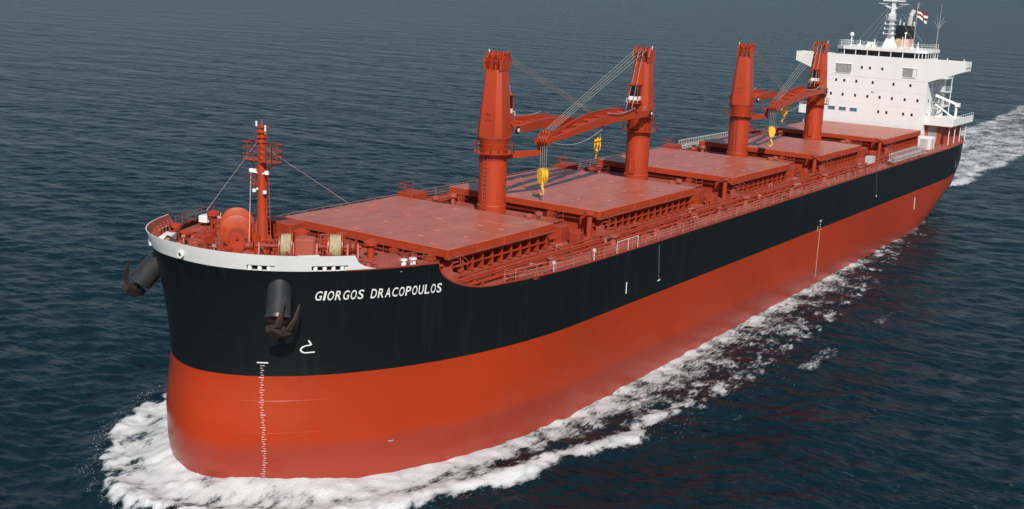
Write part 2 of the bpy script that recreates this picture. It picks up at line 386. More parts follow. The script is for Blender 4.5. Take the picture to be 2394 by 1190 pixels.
# ------------------------------------------------------------------ hatches
HX = [(149.3, 166.2), (118.0, 140.5), (88.0, 107.4), (58.0, 76.0), (24.4, 45.4)]
HZ0, HZ1, HW = 19.72, 20.56, 10.1
NAMES = ['forecastle', 'second', 'third', 'fourth', 'bridge']
stay_me = MB().prism([(0, 18.0), (1.05, 18.0), (1.0, 18.7), (0.85, 19.49), (0, 19.49)], -0.03, 0.03, 'x').box(-0.10, 0.10, 0.88, 0.94, 18.82, 19.48).mesh('coaming_stay', 'coaming_red')
sock_me = MB().cbox(-0.06, 0.06, -0.32, 0.32, 0, 0.06, 0.02).mesh('lashing_socket', 'socket')
for hi, (x0, x1) in enumerate(HX):
    h = link('hatch', None, ship, ((x0 + x1) / 2, 0, 0)); hx = (x1 - x0) / 2
    mb = MB()
    mb.box(-hx + 0.5, hx - 0.5, -9.0, 9.0, 17.9, HZ0 - 0.1)
    for sg in (1, -1):
        mb.box(-hx + 0.45, hx - 0.45, min(sg * 9.0, sg * 10.0), max(sg * 9.0, sg * 10.0), 19.5, 19.6)       # coaming top plate
        mb.box(-hx + 0.45, hx - 0.45, min(sg * 9.0, sg * 9.9), max(sg * 9.0, sg * 9.9), 18.72, 18.80)       # stiffener
        for e in (-1, 1): mb.box(min(e * (hx - 0.5), e * (hx - 0.05)), max(e * (hx - 0.5), e * (hx - 0.05)), -9.2, 9.2, 19.3, 19.45)
    mb.build('coaming', 'coaming_red', h)
    n = 6 if hx > 10.5 else (5 if hx > 9 else 4); w = 2 * hx / n
    pm = MB(); pm.cbox(-w / 2 + 0.02, w / 2 - 0.02, -HW, HW, HZ0 + 0.1, HZ1, 0.05)
    pm.m = [0] * len(pm.f)
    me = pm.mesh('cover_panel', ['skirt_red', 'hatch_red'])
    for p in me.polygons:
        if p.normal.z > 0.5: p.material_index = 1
    for k in range(n):
        cp = link('cover_panel', me, h, (-hx + w * (k + 0.5), 0, rng.uniform(-0.012, 0.012)))
        for y in (-8.2, -5.0, -1.7, 1.6, 4.9, 8.2):
            if rng.random() < 0.7:
                s = link('lashing_socket', sock_me, h, (-hx + w * (k + 0.5) + rng.uniform(-w * 0.3, w * 0.3), y + rng.uniform(-0.9, 0.9), HZ1 - 0.008), rng.choice([0, math.pi / 2]))
    for sg in (1, -1):                                          # hydraulic trackway rail and skirt flange under the cover edge
        tr = MB(); tr.box(-hx - 0.05, hx + 0.05, min(sg * 9.75, sg * 10.28), max(sg * 9.75, sg * 10.28), HZ0 - 0.03, HZ0 + 0.06)
        tr.tube((-hx + 0.2, sg * 10.33, HZ0 + 0.10), (hx - 0.2, sg * 10.33, HZ0 + 0.10), 0.05, 0.05, 6)
        tr.build('trackway', 'deck_red', h)
        m = int(2 * hx / 1.5)
        for k in range(m):
            st = link('coaming_stay', stay_me, h, (-hx + 0.9 + (2 * hx - 1.8) * k / (m - 1), sg * 9.0, 0)); st.rotation_euler.z = 0 if sg > 0 else math.pi
    for e in (-1, 1):                                           # end cylinders and fittings at the hatch ends
        for y in (-8.2, -4.0, 4.0, 8.2):
            cy = MB(); cy.box(e * hx - 0.35, e * hx + 0.35, y - 0.3, y + 0.3, 18.9, 19.75); cy.tube((e * hx, y, 18.0), (e * hx, y, 18.9), 0.12, 0.12, 8)
            cy.build('hinge_bracket', 'coaming_red', h)

# ------------------------------------------------------------------ cranes
YAWS = [rad(5.9), rad(5.6), rad(7.4), rad(6.7)]
CX = [145.98, 114.69, 83.88, 53.22]
def octo(hx, hy, c, z, dx=0.0):
    return [(-hx + c + dx, -hy, z), (hx - c + dx, -hy, z), (hx + dx, -hy + c, z), (hx + dx, hy - c, z), (hx - c + dx, hy, z), (-hx + c + dx, hy, z), (-hx + dx, hy - c, z), (-hx + dx, -hy + c, z)]
def sag(a, b, s, n=12):
    a = Vector(a); b = Vector(b); return [a.lerp(b, t) - Vector((0, 0, 4 * s * t * (1 - t))) for t in np.linspace(0, 1, n)]
def crane_meshes():
    C = {}
    mb = MB(); mb.lathe((0, 0, 0), [(1.55, 17.9), (1.55, 20.6), (1.47, 20.7), (1.47, 25.5), (1.55, 25.5), (1.55, 25.62), (1.47, 25.62), (1.47, 27.2), (1.68, 27.5), (1.68, 27.75)], 32)
    mb.box(1.3, 1.65, -0.35, 0.35, 20.8, 22.6); C['column'] = (mb, 'crane_red')
    mb = MB(); mb.loft([octo(1.52, 1.48, 0.56, 27.75), octo(1.52, 1.48, 0.56, 28.4), octo(1.08, 1.02, 0.38, 34.4), octo(0.98, 0.94, 0.35, 34.75)])
    mb.box(-0.5, 0.3, 1.12, 1.34, 30.4, 31.7); C['housing'] = (mb, 'crane_red')
    mb = MB()                                                   # access door, vents and flange of the housing
    mb.lathe((0, 0, 0), [(1.78, 27.70), (1.78, 27.84), (1.6, 27.84), (1.6, 27.70)], 24)
    for z in (29.6, 30.2): mb.box(-1.46, -1.25, -0.35, 0.35, z, z + 0.12)
    C['slewing_ring'] = (mb, 'deck_dark')
    mb = MB()                                                   # head with sheaves
    for y in (-0.95, -0.32, 0.32, 0.95): mb.prism([(-0.85, 34.7), (0.98, 34.7), (1.02, 35.6), (0.9, 36.5), (0.25, 36.55), (-0.75, 35.7)], y - 0.07, y + 0.07, 'y')
    for y in (-0.63, 0, 0.63):
        mb.lathe((0.55, y, 36.1), [(0.1, -0.12), (0.52, -0.12), (0.42, 0), (0.52, 0.12), (0.1, 0.12)], 16, 1, 'y')
    for x, y in ((-1.05, -0.95), (-1.05, 0.95), (-1.05, 0)): mb.tube((x, y, 34.7), (x, y, 36.3), 0.06)
    mb.tube((-1.05, -0.95, 35.7), (-1.05, 0.95, 35.7), 0.05); mb.tube((-1.05, -0.95, 36.3), (-1.05, 0.95, 36.3), 0.05)
    for y in (-1.1, 1.1): mb.path([(-1.05, y * 0.85, 36.3), (0.6, y, 36.5), (1.2, y, 35.4)], 0.05)
    mb.tube((0.2, -1.1, 36.3), (0.2, -1.1, 36.75), 0.05, 0.05, 6, 0); mb.tube((0.2, 1.1, 36.3), (0.2, 1.1, 36.75), 0.05, 0.05, 6, 2)
    C['head'] = (mb, ['crane_red', 'deck_dark', 'white'])
    mb = MB()                                                   # driver's cab on the jib side
    mb.box(1.15, 2.7, -0.65, 0.65, 29.95, 30.12); mb.box(1.15, 2.75, -0.7, 0.7, 31.95, 32.1)
    for x, y in ((1.6, -0.6), (2.65, -0.6), (2.65, 0.6), (1.6, 0.6)): mb.beam((x, y, 30.12), (x, y, 31.95), 0.09, 0.09)
    mb.box(1.4, 2.64, -0.6, 0.6, 30.12, 30.6, 2); mb.box(1.4, 2.62, -0.58, 0.58, 30.6, 31.93, 1)
    mb.box(1.15, 2.9, -0.8, 0.8, 29.72, 29.8)
    rail(mb, [(2.9, 0.75, 29.8), (2.9, -0.75, 29.8)], 0.5, 0.5, 1, 0.03, 2)
    C['cab'] = (mb, ['crane_red', 'glass', 'white'])
    mb = MB()                                                   # twin-beam jib
    N = 14
    def sec(t, sg):
        x = 1.3 + t * 24.2; y = sg * (1.78 - 1.28 * t); z = 28.55 - 1.25 * t + 0.55 * math.sin(math.pi * min(1, t * 1.15)) ** 1.0
        d = 0.42 + 0.62 * math.sin(math.pi * min(1, 0.12 + t * 0.9)); w = 0.36
        return [(x, y - w / 2, z - d / 2), (x, y + w / 2, z - d / 2), (x, y + w / 2, z + d / 2), (x, y - w / 2, z + d / 2)]
    for sg in (1, -1): mb.loft([sec(t, sg) for t in np.linspace(0, 1, N)])
    for t in (0.1, 0.24, 0.38, 0.52, 0.66, 0.8, 0.92):
        a = np.mean(sec(t, 1), 0); b = np.mean(sec(t, -1), 0); mb.tube(a, b, 0.16, 0.16, 8)
    for t0, t1 in ((0.1, 0.24), (0.24, 0.38), (0.38, 0.52), (0.52, 0.66), (0.66, 0.8)):
        mb.tube(np.mean(sec(t0, 1), 0), np.mean(sec(t1, -1), 0), 0.09, 0.09, 6)
    for sg in (1, -1):
        a = np.array(sec(0.08, sg)); b = np.array(sec(0.55, sg)); mb.tube(a[2] + (0, 0, .25), b[2] + (0, 0, .25), 0.05, 0.05, 6)
    C['jib'] = (mb, 'crane_red')
    for sg in (1, -1):
        mb = MB(); mb.lathe((1.35, sg * 2.02, 28.55), [(0.05, -0.1), (0.42, -0.1), (0.42, 0.1), (0.05, 0.1)], 16, 0, 'y'); mb.lathe((1.35, sg * 2.12, 28.55), [(0.02, -0.06), (0.2, -0.06), (0.2, 0.04), (0.02, 0.04)], 12, 1, 'y')
        C['jib_pin#%d' % sg] = (mb, ['dark', 'white'])
    mb = MB()
    for y in (-0.55, -0.18, 0.18, 0.55): mb.prism([(24.6, 26.9), (25.9, 26.7), (26.3, 27.1), (25.7, 28.0), (24.7, 28.1)], y - 0.05, y + 0.05, 'y')
    for y in (-0.36, 0.0, 0.36):
        mb.lathe((25.6, y, 27.35), [(0.05, -0.1), (0.42, -0.1), (0.34, 0), (0.42, 0.1), (0.05, 0.1)], 14, 1, 'y'); mb.lathe((24.9, y, 27.95), [(0.05, -0.1), (0.36, -0.1), (0.30, 0), (0.36, 0.1), (0.05, 0.1)], 14, 1, 'y')
    C['jib_head'] = (mb, ['crane_red', 'deck_dark'])
    mb = MB()
    for y in (-0.6, -0.2, 0.2, 0.6): mb.tube((0.95, y * 1.3, 36.3), (24.9, y * 0.7, 28.2), 0.026, 0.026, 5)
    for y in (-0.3, 0.3): mb.tube((1.1, y, 36.0), (3.6, y * 1.2, 29.2), 0.035, 0.035, 5)
    C['luffing_wire'] = (mb, 'wire')
    mb = MB()
    for y in (-0.42, -0.14, 0.14, 0.42): mb.tube((25.75, y, 27.2), (25.65, y * 0.8, 24.0), 0.024, 0.024, 4)
    C['hoist_wire'] = (mb, 'wire')
    for k, (a, b, sg_, rr_) in enumerate((((1.6, 1.3, 29.4), (6.5, 2.0, 29.6), 0.7, 0.05), ((6.5, 2.0, 29.6), (13, 1.5, 29.4), 0.35, 0.045), ((14, 1.35, 27.6), (25, 0.6, 27.0), 0.9, 0.045))):
        mb = MB(); mb.path(sag(a, b, sg_), rr_, 5); C['hose#%d' % k] = (mb, 'grey')
    mb = MB(); mb.beam((1.3, -0.55, 25.75), (6.3, -2.35, 25.75), 0.55, 0.75, 0, (0, 0, 1), 0.45, 0.5); mb.beam((6.1, -2.3, 25.5), (6.1, -2.3, 26.75), 0.5, 0.5)
    mb.beam((6.1, -2.9, 26.8), (6.1, -1.7, 26.8), 0.4, 0.25); mb.beam((6.1, -2.95, 26.8), (6.1, -2.95, 27.3), 0.12, 0.3); mb.beam((6.1, -1.65, 26.8), (6.1, -1.65, 27.3), 0.12, 0.3)
    C['jib_rest'] = (mb, 'crane_red')
    mb = MB()
    mb.lathe((0, 0, 0), [(1.45, 26.15), (2.2, 26.15), (2.2, 26.22), (1.45, 26.22)], 24)
    ring = [(2.15 * math.cos(a), 2.15 * math.sin(a), 26.2) for a in np.linspace(0, 2 * math.pi, 17)]; rail(mb, ring, 1.0, 2, 2, 0.03)
    C['platform'] = (mb, 'crane_red')
    mb = MB()
    for y in (-0.25, 0.25): mb.tube((-1.62, y, 18.2), (-1.62, y, 26.1), 0.035, 0.035, 5)
    for z in np.arange(18.5, 26, 0.45): mb.tube((-1.62, -0.25, z), (-1.62, 0.25, z), 0.025, 0.025, 4)
    C['ladder'] = (mb, 'deck_red')
    return C
CM = crane_meshes(); CMESH = {}
for k, (mb, mats) in CM.items():
    import bmesh
    me = mb.mesh(k.split('#')[0], mats); bm = bmesh.new(); bm.from_mesh(me); bmesh.ops.recalc_face_normals(bm, faces=bm.faces); bm.to_mesh(me); bm.free(); CMESH[k] = me
CL = ['red deck crane nearest the bow, jib stowed pointing aft', 'red deck crane second from the bow, glazed cab facing forward', 'red deck crane third from the bow, jib stowed pointing aft', 'red deck crane closest to the white bridge house']
CR = []
for i, x in enumerate(CX):
    rz = YAWS[i] + (math.pi if i % 2 == 0 else 0)
    c = link('crane', None, ship, (x, 0, 0), rz); tag(c, CL[i]); CR.append((x, rz))
    for k, me in CMESH.items():
        if k == 'jib_rest' and i % 2: continue
        link(k.split('#')[0], me, c)
# hook blocks hang from the jib heads
def hook_meshes():
    H = {}
    mb = MB()
    for y in (-0.42, 0, 0.42): mb.prism([(-0.45, 0.9), (-0.62, 1.5), (-0.45, 2.15), (0.0, 2.35), (0.45, 2.15), (0.62, 1.5), (0.45, 0.9), (0.12, 0.55), (-0.12, 0.55)], y - 0.06, y + 0.06, 'y')
    mb.tube((0, -0.5, 1.6), (0, 0.5, 1.6), 0.16); mb.tube((0, -0.5, 2.05), (0, 0.5, 2.05), 0.08); H['cheek_plate'] = (mb, 'yellow')
    mb = MB()
    for y in (-0.21, 0.21): mb.lathe((0, y, 1.62), [(0.05, -0.11), (0.56, -0.11), (0.44, 0), (0.56, 0.11), (0.05, 0.11)], 16, 0, 'y')
    H['sheave'] = (mb, 'yellow')
    mb = MB(); mb.lathe((0, 0, 0), [(0.12, 0.75), (0.24, 0.62), (0.2, 0.2), (0.15, 0.0)], 10); mb.tube((0, 0, 0.75), (0, 0, 1.0), 0.14, 0.14, 8)
    pts = [(0.42 * math.sin(a) * 0.8, 0, -0.42 + 0.42 * math.cos(a)) for a in np.linspace(0, 4.2, 12)]
    for a, b, r in zip(pts[:-1], pts[1:], np.linspace(0.17, 0.08, 11)): mb.tube(a, b, r, r * 0.95, 8)
    H['hook'] = (mb, 'yellow')
    return {k: m.build(k, t) for k, (m, t) in H.items()}
HM = hook_meshes(); hp = {}
for k, o in HM.items(): hp[k] = o.data; hp[k].transform(Matrix.Diagonal((0.84, 0.84, 0.95, 1.0))); bpy.data.objects.remove(o)
hooks = [(0, -2.05, 23.35 - 0.1, 'yellow hook block hanging from the jib of the crane nearest the bow'), (1, 2.0, 22.0, 'yellow hook block hanging lowest over the second hatch, largest of the four'),
         (2, 0, 23.6, 'small yellow hook block hanging beside the crane nearest the bridge house'), (3, 0, 22.2, 'yellow hook block hanging over the fourth hatch beside the third crane from the bow')]
for i, _, z, lab in hooks:
    x, rz = CR[i]; L = 25.65
    o = on_ship('crane_hook', (x + L * math.cos(rz), L * math.sin(rz), z), rz + 0.6 + 0.5 * i, lab, 'crane hook', 'hook blocks of the deck cranes')
    for k, me in hp.items(): link(k, me, o)

# crane houses between the hatches with vents, lockers and a walkway
for i, x in enumerate(CX):
    g0 = HX[i + 1][1]; g1 = HX[i][0]
    h = link('crane_house', None, ship)
    mb = MB(); mb.cbox(g0 + 1.6, g1 - 1.0, -7.4, 6.6, 17.9, 19.3, 0.12); mb.build('wall', ['coaming_red'], h)
    mb = MB(); mb.box(g0 + 1.5, g1 - 0.9, -7.5, 6.7, 19.3, 19.38); mb.build('roof', 'deck_red', h)
    for dx, y in ((0.4, 6.2), (3.2, 6.1), (-2.6, -6.4), (2.0, -6.6)):
        mb = MB(); mb.lathe((x + dx * 0.6, y, 0), [(0.22, 19.35), (0.22, 20.3), (0.46, 20.35), (0.46, 20.6), (0.2, 20.75)], 12); mb.build('ventilator', 'deck_red', h)
    for y, s in ((8.6, 1.3), (-9.2, 1.2), (10.6, 0.8)):
        mb = MB(); mb.cbox(x - s, x + s * 0.4, y - 0.55, y + 0.55, 17.9, 17.9 + 1.5 * s ** 0.5, 0.06); mb.box(x - s + 0.2, x - 0.2, y + 0.55, y + 0.58, 18.2, 19.1, 1); mb.build('locker', ['coaming_red', 'deck_dark'], h)
    mb = MB(); mb.tube((g0 + 1.0, 8.4, 18.4), (g1 - 0.6, 8.4, 18.4), 0.2, 0.2, 8); mb.build('pipe', 'coaming_red', h)
    mb = MB(); mb.lathe((g0 + 1.2, 9.6, 0), [(0.3, 17.9), (0.3, 20.3), (0.6, 20.35), (0.6, 20.6), (0.1, 20.75)], 12); mb.build('ventilator', 'coaming_red', h)
    mb = MB(); mb.tube((g1 - 1.2, -9.0, 18), (g1 - 1.2, -9.0, 20.4), 0.25, 0.25, 10); mb.build('pipe', 'coaming_red', h)
    for y in (6.6, -7.4): mb = MB(); rail(mb, [(g0 + 1.65, y, 19.36), (g1 - 1.0, y, 19.36)], 1.0, 1.5, 2, 0.025); mb.build('railing', 'deck_red', h)
    if i == 3:
        for y0, y1 in ((-6.6, -2.4), (2.2, 6.4)): mb = MB(); mb.cbox(g1 - 1.9, g1 - 0.7, y0, y1, 19.38, 20.35, 0.08); mb.build('white_locker', 'white', h)
    mb = MB()                                                    # dark red platform block on the far side of the gap
    mb.cbox(g1 - 3.0, g1 - 0.4, -10.6, -8.6, 17.9, 20.9, 0.08); rail(mb, [(g1 - 3.0, -10.5, 20.9), (g1 - 0.4, -10.5, 20.9), (g1 - 0.4, -8.7, 20.9)], 0.9, 1.2, 2, 0.03); mb.build('side_locker', 'coaming_red', h)

# ------------------------------------------------------------------ main deck outfit
def deck_outfit():
    for sg in (1, -1):
        mb = MB()
        for y, r, z in ((12.1, 0.13, 18.35), (12.5, 0.09, 18.3), (11.7, 0.10, 18.55), (13.4, 0.16, 18.25)):
            mb.tube((26, sg * y, z), (168, sg * y, z), r, r, 8)
        for x in np.arange(28, 168, 3.2): mb.box(x - 0.06, x + 0.06, min(sg * 11.5, sg * 13.7), max(sg * 11.5, sg * 13.7), 17.9, 18.2)
        mb.build('deck_pipe', 'coaming_red', deck)
        mb = MB(); pts = [(x, sg * (float(hb(x, 18.0)) - 0.12), float(ztop(x)) + 0.02) for x in np.linspace(29, 164.5, 50)]
        rail(mb, pts, 1.05, 1.6, 3, 0.026); mb.build('railing', 'rail_pink', deck)
    bol = MB()
    for dx in (-0.45, 0.45): bol.lathe((dx, 0, 0), [(0.24, 0.08), (0.2, 0.12), (0.2, 0.65), (0.28, 0.7), (0.28, 0.82), (0.15, 0.85)], 12)
    bol.box(-0.9, 0.9, -0.35, 0.35, 0.0, 0.09)
    me = bol.mesh('bollard', 'deck_dark')
    for x in (163, 148, 128, 110, 92, 74, 56, 40): 
        for sg in (1, -1): link('bollard', me, deck, (x, sg * 14.9, DECK))
    fr = MB()
    for dx in (-0.5, 0, 0.5): fr.lathe((dx, 0, 0), [(0.2, 0.1), (0.2, 0.5), (0.24, 0.55)], 10)
    fr.box(-0.9, 0.9, -0.25, 0.25, 0, 0.1)
    me2 = fr.mesh('roller_fairlead', 'deck_red')
    for x in (160, 131, 107, 77, 52):
        for sg in (1, -1): link('roller_fairlead', me2, deck, (x, sg * 15.5, DECK))
    for x, y, s in ((155.5, 13.9, 0.5), (149, 14.6, 0.4), (143.5, 13.6, 0.8), (136, 14.4, 0.4), (119, 13.8, 0.5), (111, 13.6, 0.8), (98, 14.3, 0.4), (84, 13.7, 0.8), (70, 14.2, 0.5), (53, 13.7, 0.7), (46, 14.3, 0.4)):
        mb = MB(); mb.lathe((x, y, DECK), [(0.28 * s + .1, 0), (0.28 * s + .1, 0.7 * s + .3), (0.6 * s + .1, 0.8 * s + .3), (0.6 * s + .1, 1.1 * s + .3), (0.1, 1.2 * s + .3)], 12); mb.build('deck_ventilator', 'deck_red', deck)
    for x in (166.6, 141.0, 108.2, 77.0, 46.2):
        mb = MB(); mb.box(x + 0.2, x + 1.4, 10.9, 11.8, DECK, 18.9); mb.box(x + 0.3, x + 1.3, 10.8, 11.2, 18.9, 19.3); rail(mb, [(x - 0.8, 10.4, 19.7), (x - 0.8, 12.0, 19.0)], 0.9, 0.8, 2, 0.025)
        for k in range(5): mb.box(x - 1.2, x - 0.4, 10.6 + 0.28 * k, 10.85 + 0.28 * k, 19.5 - 0.3 * k, 19.55 - 0.3 * k)
        mb.build('hatch_step', 'deck_red', deck)
    for k in range(70):                                          # valves, air pipes, sounding caps and stowed gear along the side deck
        x = rng.uniform(48, 166); y = rng.choice([10.9, 11.2, 12.9, 14.2, 14.6, 15.2]) + rng.uniform(-0.2, 0.2); hgt = rng.uniform(0.3, 0.95); t_ = rng.integers(0, 4); mb = MB()
        if t_ == 0: mb.tube((x, y, DECK), (x, y, DECK + hgt), 0.09, 0.09, 6); mb.lathe((x, y, DECK + hgt), [(0.1, -0.05), (0.24, 0), (0.24, 0.14), (0.05, 0.2)], 8)
        elif t_ == 1: mb.cbox(x - 0.5, x + 0.5, y - 0.25, y + 0.25, DECK, DECK + 0.5, 0.05); mb.box(x - 0.55, x + 0.55, y - 0.3, y + 0.3, DECK + 0.5, DECK + 0.55)
        elif t_ == 2: mb.path([(x, y, DECK), (x, y, DECK + hgt), (x + 0.9, y, DECK + hgt), (x + 0.9, y, DECK)], 0.06, 6)
        else: mb.lathe((x, y, DECK), [(0.2, 0), (0.45, 0.05), (0.45, 0.3), (0.2, 0.35)], 10)
        mb.build(('air_pipe', 'deck_locker', 'pipe_hoop', 'rope_coil')[t_], ['deck_red', 'coaming_red', 'deck_dark', 'rail_pink'][rng.integers(0, 4)], deck)
    mb = MB()                                                    # white rail gate posts by the pilot station
    for x in (146.6, 144.4, 142.4): mb.tube((x, 15.85, DECK), (x, 15.85, 19.2), 0.035, 0.035, 6)
    mb.tube((146.6, 15.85, 19.15), (142.4, 15.85, 19.15), 0.028, 0.028, 5); mb.build('pilot_gate', 'white', deck)
    for i, x in enumerate((150.5, 157.6)):
        mb = MB(); mb.tube((x, 15.6, DECK), (x, 15.6, 18.8), 0.05, 0.05, 6); mb.box(x - 0.12, x + 0.12, 15.5, 15.7, 18.8, 19.05); mb.build('lamp_post', 'white', deck)
deck_outfit()

# accommodation ladders stowed along the deck edge
def ladder_thing(y, x0, x1, lab):
    o = on_ship('accommodation_ladder', (x0, y, DECK), 0, lab, 'ladder', 'stowed accommodation ladders'); L = x1 - x0
    mb = MB()
    for dz in (0.75, 1.75): mb.beam((0, 0, dz), (L, 0, dz), 0.1, 0.14); mb.beam((0, 0.75, dz * 0.7), (L, 0.75, dz * 0.7), 0.1, 0.14)
    for k in np.arange(0, L, 0.9):
        mb.beam((k, 0, 0.75), (k, 0, 1.75), 0.06, 0.06); mb.beam((k, 0, 0.8), (min(k + 0.9, L), 0, 1.7), 0.04, 0.04); mb.beam((k, 0.75, 0.5), (k, 0.75, 1.25), 0.06, 0.06)
    mb.build('side_frame', 'pale_grey', o)
    tm = MB().box(-0.14, 0.14, 0.05, 0.7, 0, 0.04).mesh('step', 'grey')
    for k in np.arange(0.4, L, 0.42): link('step', tm, o, (k, 0, 0.68))
    mb = MB()
    for k in (0.1 * L, 0.5 * L, 0.9 * L): mb.box(k - 0.08, k + 0.08, -0.1, 0.85, 0, 0.62)
    mb.build('cradle', 'deck_red', o)
ladder_thing(14.9, 40, 58.5, 'grey lattice gangway ladder stowed on deck along the near rail')
ladder_thing(-15.7, 53, 72, 'pale gangway ladder stowed along the far rail behind the third crane')
o = on_ship('deck_box', (31.4, 13.2, DECK), 0, 'white steel locker on deck beside the bridge house', 'locker')
mb = MB(); mb.cbox(-1.5, 1.5, -1.1, 1.1, 0.15, 2.3, 0.06); mb.box(-1.3, 1.3, -0.9, 0.9, 0, 0.16); mb.build('body', 'white', o)
mb = MB(); mb.box(1.5, 1.53, -0.7, 0.7, 0.4, 2.0); mb.build('door', 'pale_grey', o); mb = MB(); mb.box(-0.6, 0.6, 1.1, 1.13, 0.4, 2.0); mb.build('door', 'pale_grey', o)
o = on_ship('winch_box', (60.5, 12.6, DECK), 0, 'small pale box on deck forward of the grey gangway ladder', 'box')
mb = MB(); mb.cbox(-0.8, 0.8, -0.6, 0.6, 0.1, 1.4, 0.06); mb.build('body', 'pale_grey', o); mb = MB(); mb.box(-0.85, 0.85, -0.65, 0.65, 0, 0.11); mb.build('base', 'deck_red', o)

# ------------------------------------------------------------------ bridge house
def superstructure():
    F = 22.5
    h = link('superstructure', None, ship); tag(h, 'white bridge house with wings and rows of portholes')
    mb = MB(); mb.box(9.5, F, -9.75, 9.75, 17.9, 31.4); mb.build('wall', 'white', h)
    mb = MB(); mb.box(F - 0.01, F + 0.02, -9.8, 9.8, 20.9, 20.96); 
    for z in (24.4, 27.1, 29.75): mb.box(9.5, F + 0.025, -9.78, 9.78, z, z + 0.05)
    mb.build('deck_seam', 'white', h)
    # bridge front and wings
    mb = MB(); mb.prism([(-16.2, 33.45), (-16.2, 31.7), (-9.76, 29.35), (-9.76, 31.3), (9.76, 31.3), (9.76, 29.35), (16.2, 31.7), (16.2, 33.45)][0:0] or [(-16.2, 33.45), (-16.2, 31.7), (-9.76, 29.35), (9.76, 29.35), (16.2, 31.7), (16.2, 33.45)], F + 0.03, F - 0.12, 'x')
    mb.build('wing_front', 'white', h)
    for sg in (1, -1):
        mb = MB(); y0, y1 = sg * 9.76, sg * 16.19
        mb.box(18.6, F - 0.13, min(y0, y1), max(y0, y1), 32.2, 32.35)
        mb.box(18.6, 18.72, min(y0, y1), max(y0, y1), 32.35, 33.4); mb.box(18.72, F - 0.13, min(y1, y1 - sg * 0.12), max(y1, y1 - sg * 0.12), 31.7, 33.42)
        for yy in (11.2, 13.0, 14.8): mb.prism([(18.8, 32.2), (F - 0.13, 32.2), (F - 0.13, 31.9 - (16.2 - yy) * 0.33), (20.5, 31.9)], sg * yy - 0.04, sg * yy + 0.04, 'y')
        mb.build('bridge_wing', 'white', h)
    mb = MB(); mb.box(9.5, F - 0.13, -9.74, 9.74, 31.4, 32.3); mb.build('bridge_deck', 'white', h)
    # wheelhouse
    W0 = 8.35
    mb = MB(); ply = [(12.5, -W0), (F - 1.6, -W0), (F - 0.25, -W0 + 1.6), (F - 0.25, W0 - 1.6), (F - 1.6, W0), (12.5, W0)]
    ring = lambda z, d=0.0: [(x + (d if x > 15 else 0), y + (d if y > 0 else -d), z) for x, y in ply]
    mb.loft([ring(32.3), ring(33.45)]); mb.loft([ring(34.4), ring(34.45, 0.2), ring(35.0, 0.2), ring(35.05)]); mb.loft([ring(33.4, -0.18), ring(34.45, -0.18)], 1)
    mb.build('wheelhouse', ['white', 'glass'], h)
    def pane(a, b, n):
        a = Vector((a[0], a[1], 0)); b = Vector((b[0], b[1], 0)); d = (b - a)
        for i in range(n):
            p = a + d * (i / n); q = a + d * ((i + 1) / n); s = (q - p).normalized(); nrm = Vector((s.y, -s.x, 0)) * 0.02
            m = MB(); m.beam(p + s * 0.1 + Vector((0, 0, 33.93)), q - s * 0.1 + Vector((0, 0, 33.93)), 0.05, 0.82); m.build('window_pane', 'glass', h)
            m = MB(); m.beam(p + Vector((0, 0, 33.43)), p + Vector((0, 0, 34.43)), 0.16, 0.14, 0, (s.x, s.y, 0)); m.build('mullion', 'white', h)
    pane((F - 0.25, W0 - 1.6), (F - 0.25, -W0 + 1.6), 6); pane((F - 1.6, W0), (F - 0.25, W0 - 1.6), 3); pane((F - 0.25, -W0 + 1.6), (F - 1.6, -W0), 2); pane((13, W0), (F - 1.6, W0), 5)
    # portholes
    ph = MB(); ph.lathe((0, 0, 0), [(0.25, 0.0), (0.25, 0.03), (0.2, 0.03), (0.2, 0.0)], 14, 0, 'x'); ph.lathe((0.008, 0, 0), [(0.21, 0), (0.20, 0.012)], 14, 1, 'x')
    ph = MB(); ph.cbox(-0.23, 0.23, -0.30, 0.30, 0, 0.03, 0.03, 0); ph.cbox(-0.19, 0.19, -0.26, 0.26, 0.02, 0.045, 0.02, 1)
    ph.v = [(z, x, y) for x, y, z in ph.v]; pm = ph.mesh('porthole', ['pale_grey', 'glass'])
    rows = [(31.15, (-2.88, -1.32, 1.07)), (28.46, (-7.65, -6.05, -3.67, -0.48, 3.51, 6.66)), (25.77, (-8.42, -6.08, -3.62, -1.21, 1.15, 3.5, 5.9, 8.28)), (23.05, (1.19, 2.76, 5.93, 7.53))]
    for z, ys in rows:
        for y in ys:
            xx = F + (0.035 if z > 29.4 else 0.005); link('porthole', pm, h, (xx, y, z))
    mb = MB(); mb.box(F, F + 0.05, -0.6, -0.1, 26.6, 26.75); mb.build('name_board', 'dark', h)
    for y in (-8.0, -5.83, -3.64):
        m = MB(); m.box(F + 0.004, F + 0.05, y - 0.78, y + 0.78, 22.65, 23.4, 0); m.box(F + 0.05, F + 0.075, y - 0.62, y + 0.62, 22.75, 23.3, 1)
        m.box(F + 0.05, F + 0.085, y - 0.02, y + 0.02, 22.75, 23.3, 0); m.build('blue_window', ['pale_grey', 'blueglass'], h)
